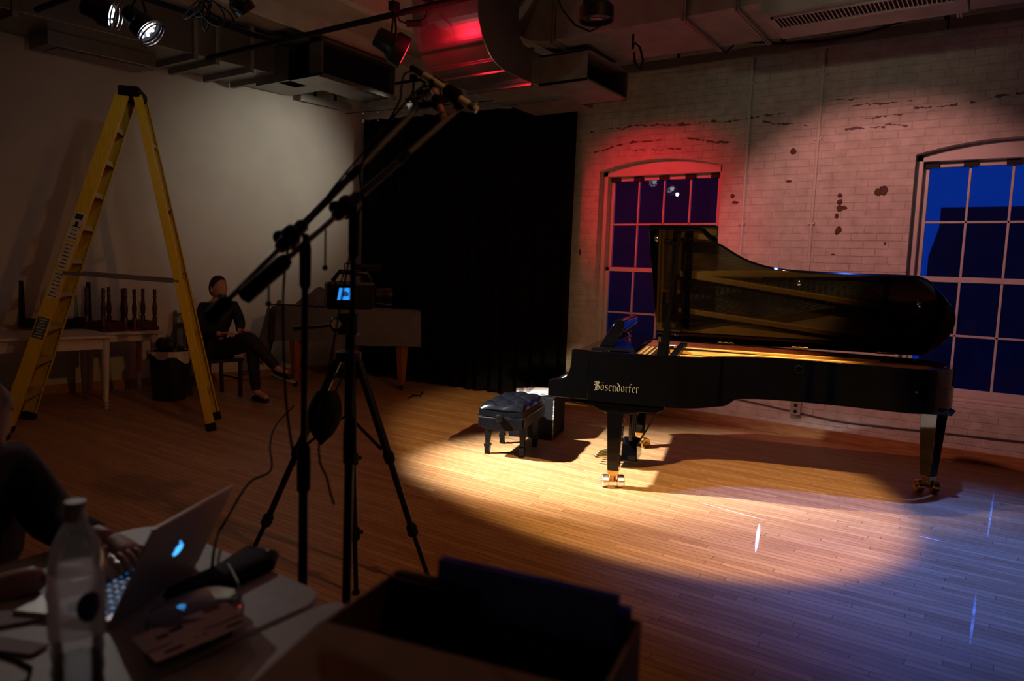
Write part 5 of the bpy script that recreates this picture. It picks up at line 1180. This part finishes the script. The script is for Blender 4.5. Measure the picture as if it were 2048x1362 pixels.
cbar(0.0, 1, .62, .66, M['ink'], 'printed_line'); cbar(.12, .30, .80, .88, M['ink'], 'slot'); cbar(.74, .92, .80, .88, M['ink'], 'slot')
cbar(.44, .47, .75, .80, M['ink'], 'mark'); cbar(.52, .55, .75, .80, M['ink'], 'mark'); cbar(.30, .44, .22, .34, M['ink'], 'mark'); cbar(.16, .28, .28, .40, M['labelblue'], 'mark')
cbar(.53, .60, .15, .55, M['cardred'], 'mark'); cbar(.72, .90, -.02, .16, M['cardbrown'], 'mark')
for i, (c4, lab) in enumerate((([(-40, 1215), (88, 1205), (95, 1238), (-40, 1262)], 'upper grey paper under the forearm at the left edge'), ([(-40, 1270), (98, 1292), (62, 1312), (-40, 1300)], 'lower grey paper left of the water bottle'))):
    qd = [at_z(x, y, TZ+.003+.0*i) for x, y in c4]
    tag(MB().prism(qd, (0, 0, .004)).build('notepad', M['notes'], smooth=0), lab, 'paper')
kb = [at_z(x, y, TZ+.004) for x, y in ((-30, 1298), (30, 1318), (62, 1335), (55, 1362), (20, 1375))]
tag(MB().tube(kb, .0035, 6).build('cable', M['rubber']), 'black cable curling on the table left of the bottle', 'cable')
wc = [at_z(456, 1128, TZ+.036), at_z(466, 1145, TZ+.040), at_z(476, 1165, TZ+.036), at_z(482, 1195, TZ+.005), at_z(478, 1222, TZ+.004), at_z(465, 1226, TZ+.004)]
tag(MB().tube(wc, .003, 6).build('cable', M['cablewhite']), 'thin white cable lying across the black pouch', 'cable')
# hanging cable from the tripod bag to the table
hcb = [at_d(588, 812, 3.3), at_d(552, 850, 3.0), at_d(540, 890, 2.7), at_d(542, 940, 2.4), at_d(498, 966, 2.2), at_d(452, 1040, 2.0), at_d(436, 1068, 1.95), at_z(428, 1100, TZ+.03), at_z(424, 1136, TZ+.036)]
tag(MB().tube([p for p in smooth_line(hcb, 5)], .004, 6).build('cable', M['rubber']), 'black cable running from the camera tripod down to the table', 'cable')

# ------------------------------------------------------------------ open cardboard box with folders
bq = [at_z(643, 1246, .975), at_z(800, 1138, .975), at_z(1280, 1242, .975)]
n0 = bq[0]; fl_ = bq[1]; fr_ = bq[2]; n1 = n0+(fr_-fl_)*1.0
box = empty('cardboard_box', (n0+fr_)/2, 'open brown cardboard box with folders in the foreground', 'box')
cen = (n0+fl_+fr_+n1)/4
def wallp(a, b, nm):
    a, b = V(a), V(b); d = (b-a).normalized(); s_ = d.cross(V((0, 0, 1)))
    return MB().hex([V((a.x, a.y, TZ+.002))-s_*.003, V((b.x, b.y, TZ+.002))-s_*.003, V((b.x, b.y, TZ+.002))+s_*.003, V((a.x, a.y, TZ+.002))+s_*.003, a-s_*.003, b-s_*.003, b+s_*.003, a+s_*.003]).build(nm, M['cardboard'], box, smooth=0)
wallp(n0, fl_, 'side_panel'); wallp(fl_, fr_, 'side_panel'); wallp(fr_, n1, 'side_panel'); wallp(n1, n0, 'side_panel')
MB().prism([V((p.x, p.y, TZ+.001)) for p in (n0, fl_, fr_, n1)], (0, 0, .004)).build('bottom_panel', M['cardboard'], box, smooth=0)
od = V((n1.y-n0.y, n0.x-n1.x, 0)).normalized()
if od.dot(cen-n0) > 0: od = -od
MB().hex([n0, n1, n1+od*.16+V((0, 0, -.02)), n0+od*.16+V((0, 0, -.02)), n0+V((0, 0, .004)), n1+V((0, 0, .004)), n1+od*.16+V((0, 0, -.016)), n0+od*.16+V((0, 0, -.016))]).build('flap', M['cardboard'], box, smooth=0)
fx = (fr_-fl_).normalized(); fy = V((-fx.y, fx.x, 0)); bw = (fr_-fl_).length
fd_ = [('folderblack', .03, .40, .055, .020, .003, 'thick black folder leaning at the far left side inside the cardboard box'),
       ('folderblue', .21, .93, .030, .014, .036, 'tall blue folder standing in the cardboard box'),
       ('folderblack', .30, .95, .075, .016, -.035, 'black folder in front of the blue folder inside the cardboard box'),
       ('folderblue', .52, .965, .010, .012, .010, 'dark blue folder at the far right side inside the cardboard box')]
for ml, u0, u1, off, th, dz, lab in fd_:
    a, b = fl_+fx*bw*u0-fy*off, fl_+fx*bw*u1-fy*off; z0_, z1_ = TZ+.006, .985+dz
    t = empty('folder', (a+b)/2, lab, 'folder', 'folders in the cardboard box')
    def q4(p, z, lean): return V((p.x, p.y, z))+fy*lean
    for sgn, nm in ((0, 'cover'), (th, 'cover')):
        MB().hex([q4(a, z0_, -sgn), q4(b, z0_, -sgn), q4(b, z0_, -sgn-.0025), q4(a, z0_, -sgn-.0025), q4(a, z1_, .018-sgn), q4(b, z1_-.004, .018-sgn), q4(b, z1_-.004, .018-sgn-.0025), q4(a, z1_, .018-sgn-.0025)]).build(nm, M[ml], t, smooth=0)
    MB().hex([q4(a, z0_, -.003), q4(b, z0_, -.003), q4(b, z0_, -th+.001), q4(a, z0_, -th+.001), q4(a, z1_-.012, .016), q4(b, z1_-.016, .016), q4(b, z1_-.016, .017-th), q4(a, z1_-.012, .017-th)]).build('pages', M['notes'] if ml == 'x' else M['ink'], t, smooth=0)

# ------------------------------------------------------------------ microphone stands
def mic_stand(base, c, tip, tail, label, cw=.14):
    base = V(base); c = V(c); tip, tail = V(tip), V(tail)
    t = empty('microphone_stand', base, label, 'microphone stand')
    MB().tube([base+V((0, 0, .03)), base.lerp(c, .62)], .0125, 14).build('lower_tube', M['black'], t)
    MB().tube([base.lerp(c, .60), c], .0085, 12).build('upper_tube', M['black'], t)
    d = (c-base).normalized()
    MB().lathe([(.0125, -.07), (.017, -.065), (.018, .0), (.016, .05), (.010, .06)], base.lerp(c, .62), d, 16).build('height_clutch', M['rubber'], t)
    MB().lathe([(.010, -.14), (.014, -.13), (.015, -.04), (.012, -.02)], c, d, 16).build('neck_sleeve', M['rubber'], t)
    for k in range(3):
        a_ = R((20 if cw < .1 else 62)+120*k); e = base+V((.30*math.cos(a_), .30*math.sin(a_), .012))
        lg = MB().tube([base+V((0, 0, .10)), base+V((.06*math.cos(a_), .06*math.sin(a_), .085)), e], .008, 8).build('leg', M['black'], t)
        MB().ball(e, (.016, .016, .012), 10, 6).build('rubber_foot', M['rubber'], lg)
    bd_ = (tip-tail).normalized(); pc_ = tail+bd_*((c-tail).dot(bd_)); 
    bm2 = MB().tube([tail, tip], .0078, 12).build('boom_arm', M['greysteel'], t)
    MB().tube([pc_-bd_*.02, pc_+bd_*(tip-pc_).length*.42], .0105, 12).build('boom_tube', M['black'], t)
    MB().lathe([(.008, 0), (.013, .01), (.013, .05), (.009, .06)], pc_+bd_*(tip-pc_).length*.40, bd_, 14).build('boom_clutch', M['rubber'], t)
    MB().lathe([(.012, -.005), (.020, .0), (.021, cw), (.016, cw+.015), (.008, cw+.02)], tail-bd_*.02, bd_, 18).build('counterweight', M['rubber'], t)
    MB().ball(pc_, (.026, .026, .034), 14, 10).lathe([(.013, -.05), (.019, -.04), (.019, .05), (.013, .06)], pc_, bd_, 14).build('clamp', M['black'], t)
    x, y, _ = frame(bd_)
    MB().lathe([(.012, 0), (.018, .01), (.018, .035), (.010, .045)], pc_+x*.015, x, 12).build('clamp_knob', M['rubber'], t)
    hp = pc_-bd_*.09-V((0, 0, .01))
    MB().tube([hp, hp-V((0, 0, .10))], .0028, 6).ball(hp-V((0, 0, .103)), .008, 8, 6).build('tee_handle', M['black'], t)
    return t
mic_stand((-1.455, 1.20, 0), at_d(611, 468, 1.84), at_d(838, 214, 2.25), at_d(432, 626, 1.72), 'left microphone boom stand with its arm rising to the right', .05)
mic_stand((-1.415, 1.31, 0), at_d(709, 412, 1.95), at_d(922, 214, 2.34), at_d(500, 583, 1.74), 'right microphone boom stand with its arm rising to the right')
def mic(p, q, m_, label, r_=.0105, hold=None):
    p, q = V(p), V(q); d = (q-p).normalized(); L_ = (q-p).length
    t = empty('microphone', p, label, 'microphone')
    MB().lathe([(.001, 0), (r_*.8, .0), (r_, .004), (r_, L_*.58), (r_*.86, L_*.585), (r_*.86, L_*.60), (r_, L_*.605), (r_, L_-.004), (r_*.9, L_), (.001, L_)], p, d, 20, cap=False).build('mic_body', m_, t)
    MB().lathe([(r_*1.02, L_*.86), (r_*1.04, L_*.865), (r_*1.04, L_*.95), (r_*1.02, L_*.955)], p, d, 20, cap=False).build('grille', M['greygreen'], t)
    MB().lathe([(.008, -.05), (.0105, -.045), (.0105, 0), (.009, .002)], p, d, 14).build('plug', M['rubber'], t)
    return t, d
t, d = mic(at_d(846, 150, 2.33), at_d(954, 220, 2.30), M['silver'], 'silver pencil microphone on the right boom tip', .0125)
MB().lathe([(.016, -.03), (.024, -.02), (.026, .02), (.017, .03)], at_d(905, 188, 2.315), d, 16).ball(at_d(918, 210, 2.33), .020, 10, 8).tube([at_d(905, 192, 2.315), at_d(920, 212, 2.34)], .012, 8).build('shock_mount', M['rubber'], t)
t, d = mic(at_d(868, 180, 2.24), at_d(888, 236, 2.16), M['copper'], 'small copper-coloured microphone on the left boom tip', .0105)
MB().lathe([(.014, -.02), (.019, -.01), (.019, .02), (.014, .03)], at_d(874, 203, 2.21), d, 14).tube([at_d(874, 205, 2.21), at_d(842, 212, 2.25)], .012, 8).build('mic_clip', M['rubber'], t)
c1 = smooth_line([at_d(845, 148, 2.33), at_d(825, 143, 2.30), at_d(808, 150, 2.26), at_d(802, 180, 2.22), at_d(798, 205, 2.2), at_d(760, 270, 2.12), at_d(722, 335, 2.05), at_d(726, 395, 1.97), at_d(730, 430, 1.95), at_d(712, 448, 1.94), at_d(640, 860, 1.95), at_d(655, 960, 1.94), at_d(668, 1010, 1.93)], 5)
tag(MB().tube(c1, .0034, 6).build('microphone_cable', M['rubber']), 'black microphone cable looping from the silver microphone down its stand', 'cable')
c2 = smooth_line([at_d(866, 178, 2.25), at_d(850, 172, 2.26), at_d(820, 195, 2.2), at_d(740, 290, 2.1), at_d(680, 360, 2.0), at_d(596, 470, 1.86), at_d(576, 500, 1.84), at_d(566, 610, 1.86), at_d(572, 800, 1.9), at_d(590, 930, 1.87)], 5)
tag(MB().tube(c2, .0034, 6).build('microphone_cable', M['rubber']), 'black microphone cable hanging beside the left microphone stand', 'cable')

# ------------------------------------------------------------------ video camera on its tripod
apx = at_d(697, 712, 3.40); feet = [at_z(712, 1190), at_z(862, 1178), at_z(486, 1150)]
tp = empty('camera_tripod', V((apx.x, apx.y, 0)), 'black camera tripod standing behind the microphone stands', 'tripod')
for f_ in feet:
    a0 = apx+(V((f_.x, f_.y, 0))-V((apx.x, apx.y, 0))).normalized()*.05-V((0, 0, .02))
    lg = MB().tube([a0, a0.lerp(f_, .42)], .020, 12).tube([a0.lerp(f_, .40), a0.lerp(f_, .74)], .015, 12).tube([a0.lerp(f_, .72), f_+V((0, 0, .02))], .011, 12).build('leg', M['black'], tp)
    dd = (f_-a0).normalized(); x, y, _ = frame(dd)
    for k in (.42, .74): MB().lathe([(.018, -.03), (.025, -.02), (.025, .02), (.018, .03)], a0.lerp(f_, k), dd, 12).tube([a0.lerp(f_, k), a0.lerp(f_, k)+x*.045], .010, 8).build('leg_lock', M['rubber'], lg)
    MB().ball(f_+V((0, 0, .014)), (.018, .018, .014), 10, 6).build('rubber_foot', M['rubber'], lg)
MB().tube([apx-V((0, 0, .30)), apx+V((0, 0, .12))], .015, 12).build('centre_column', M['black'], tp)
sp = MB()
for f_ in feet: sp.beam(apx-V((0, 0, .28)), apx.lerp(f_, .40), .012, .012)
sp.build('spreader', M['black'], tp, smooth=0)
MB().lathe([(.03, -.03), (.06, -.02), (.06, .02), (.03, .03)], apx, seg=20).build('hub', M['black'], tp)
hp = apx+V((0, 0, .15))
MB().box(hp, (.09, .07, .10), (RT, FW, V((0, 0, 1)))).lathe([(.03, 0), (.035, .01), (.035, .03), (.02, .04)], hp-RT*.045, -RT, 16).build('fluid_head', M['black'], tp, smooth=30, bevel=.004)
MB().lathe([(.020, .0), (.024, .002), (.024, .008), (.020, .008)], hp-RT*.05-FW*.04, -FW, 6).build('pan_lock', M['outlet'], tp)
MB().tube([hp-RT*.05, hp-RT*.14+V((0, 0, -.012)), hp-RT*.26+V((0, 0, -.02))], [.006, .007, .012], 8).build('pan_handle', M['black'], tp)
vc = apx+V((0, 0, .285)); cf = V((.55, .83, .0)).normalized(); cr = V((cf.y, -cf.x, 0))
ax = (cf, cr, V((0, 0, 1)))
vcam = empty('video_camera', vc, 'black video camera with a lit blue screen on the tripod', 'camera')
MB().box(vc, (.22, .11, .13), ax).build('body', M['black'], vcam, smooth=0, bevel=.012)
MB().lathe([(.036, 0), (.038, .04), (.040, .045), (.040, .075), (.035, .075), (.032, .05), (.001, .04)], vc+cf*.12, cf, 24, cap=False).build('lens_barrel', M['black'], vcam)
MB().tube([vc+cf*.10+V((0, 0, .065)), vc+cf*.08+V((0, 0, .105)), vc-cf*.05+V((0, 0, .11)), vc-cf*.08+V((0, 0, .065))], .012, 10).build('top_handle', M['black'], vcam)
MB().lathe([(.014, 0), (.014, .12)], vc+cf*.02+V((0, 0, .135)), cf, 14).tube([vc+cf*.07+V((0, 0, .10)), vc+cf*.08+V((0, 0, .135))], .010, 8).build('top_microphone', M['rubber'], vcam)
sc = at_d(690, 588, 3.27)
MB().box(sc, (.082, .080, .010), (RT, UP, FW)).build('screen_housing', M['black'], vcam, smooth=0, bevel=.004)
MB().prism([sc+RT*a*.03+UP*b*.027-FW*.0056+RT*s_ for a, b, s_ in ((-1, -1, -.004), (.85, -1, .0), (.85, 1, .0), (-1, 1, .006))], -FW*.0006).build('screen', M['lcd'], vcam, smooth=0)
MB().prism([sc+RT*a*.018+UP*b*.014-FW*.0063+RT*.002 for a, b in ((-.8, -.8), (.8, -.8), (.9, .3), (.1, .9), (-.6, .5))], -FW*.0004).build('screen_picture', M['lcddark'], vcam, smooth=0)
MB().beam(sc+RT*.04, vc, .015, .012).build('screen_hinge', M['black'], vcam, smooth=0)
vk = smooth_line([sc+UP*.05-RT*.02, sc+UP*.10-RT*.005, vc+V((0, 0, .15))-cf*.02, vc+V((0, 0, .14))+cf*.03], 5)
MB().tube(vk, .003, 6).build('lead', M['rubber'], vcam)
# dark accessory bag hung from the tripod
bgp = at_d(652, 836, 3.18)
bag = empty('accessory_bag', bgp, 'dark bag hanging from the camera tripod', 'bag')
bm3 = MB()
def bagf(u, v):
    a_ = 2*PI*u; t_ = v; r_ = (.075*math.sin(PI*min(1, .12+t_*.92))**.6+.004*math.sin(5*a_)); return bgp+RT*(r_*1.0*math.cos(a_)-.02*t_)+FW*r_*.6*math.sin(a_)+V((0, 0, .12-.24*t_))
bm3.grid(bagf, 28, 14).build('pouch', M['matte'], bag, smooth=70)
MB().tube([bgp+V((0, 0, .11)), at_d(668, 790, 3.22), at_d(690, 740, 3.3)], .005, 6).tube([bgp+V((0, 0, .11))-RT*.02, at_d(640, 790, 3.25), at_d(684, 735, 3.34)], .005, 6).build('strap', M['rubber'], bag)
MB().tube(smooth_line([bgp-RT*.05+V((0, 0, .05)), at_d(615, 826, 3.2), at_d(622, 845, 3.2), bgp-RT*.04-V((0, 0, .05))], 5), .007, 6).build('side_loop', M['rubber'], bag)

# ------------------------------------------------------------------ odds and ends on the floor
e0 = at_z(820, 798); t = empty('cable_plug', e0, 'small black cable plug lying on the floor by the covered piano', 'cable')
MB().tube([e0+V((.0, .0, .012)), e0+V((-.05, .10, .03)), e0+V((-.02, .2, .012)), e0+V((-.20, .45, .010))], .009, 6).build('lead', M['rubber'], t)
MB().lathe([(.011, 0), (.013, .03), (.006, .05)], e0+V((0, 0, .014)), (.3, -.9, .05), 10).build('plug', M['chrome'], t)
tag(MB().box(at_z(1895, 923)+V((0, 0, .003)), (.09, .02, .004)).build('paper_scrap', M['paper'], smooth=0), 'small pale paper scrap on the floor by the brick wall', 'paper')

tape = mat('worn_white_tape_and_glint', (.72, .72, .75), .5, var=.3, scale=14); tape2 = mat('faded_tape', (.46, .40, .34), .5, var=.4, scale=20)
def tape_or_glint_strip(p_, q_, hw_, lab, m_, cuts):
    a, b = at_z(*p_), at_z(*q_); d = (b-a).normalized(); s_ = V((-d.y, d.x, 0))*hw_; t = MB()
    for t0, t1 in cuts:
        p, q = a.lerp(b, t0), a.lerp(b, t1)
        t.prism([p-s_*.3, p.lerp(q, .3)-s_, p.lerp(q, .75)-s_*.9, q-s_*.25, q+s_*.25, p.lerp(q, .75)+s_*.9, p.lerp(q, .3)+s_, p+s_*.3], (0, 0, .0007))
    tag(t.build('tape_or_glint_mark', m_, smooth=0), lab, 'tape')
tape_or_glint_strip((1519, 1048), (1511, 1104), .010, 'short bright white tape mark on the floor in front of the piano', tape, [(0, 1)])
tape_or_glint_strip((1988, 985), (1975, 1075), .006, 'worn tape line on the floor right of the piano tail leg', tape2, [(0, 1)])
tape_or_glint_strip((1952, 1190), (1940, 1290), .006, 'faded tape line on the bare floor at the lower right', tape2, [(0, 1)])
tape_or_glint_strip((1400, 1005), (1532, 1041), .006, 'faint pale tape strip on the floor just in front of the piano', tape2, [(0, 1)])
tape_or_glint_strip((1838, 1072), (1884, 1083), .005, 'tiny bright sliver painted as a board-edge glint at the right edge of the light pool', tape, [(0, 1)])  # light glinting on board edges, drawn as a pale strip
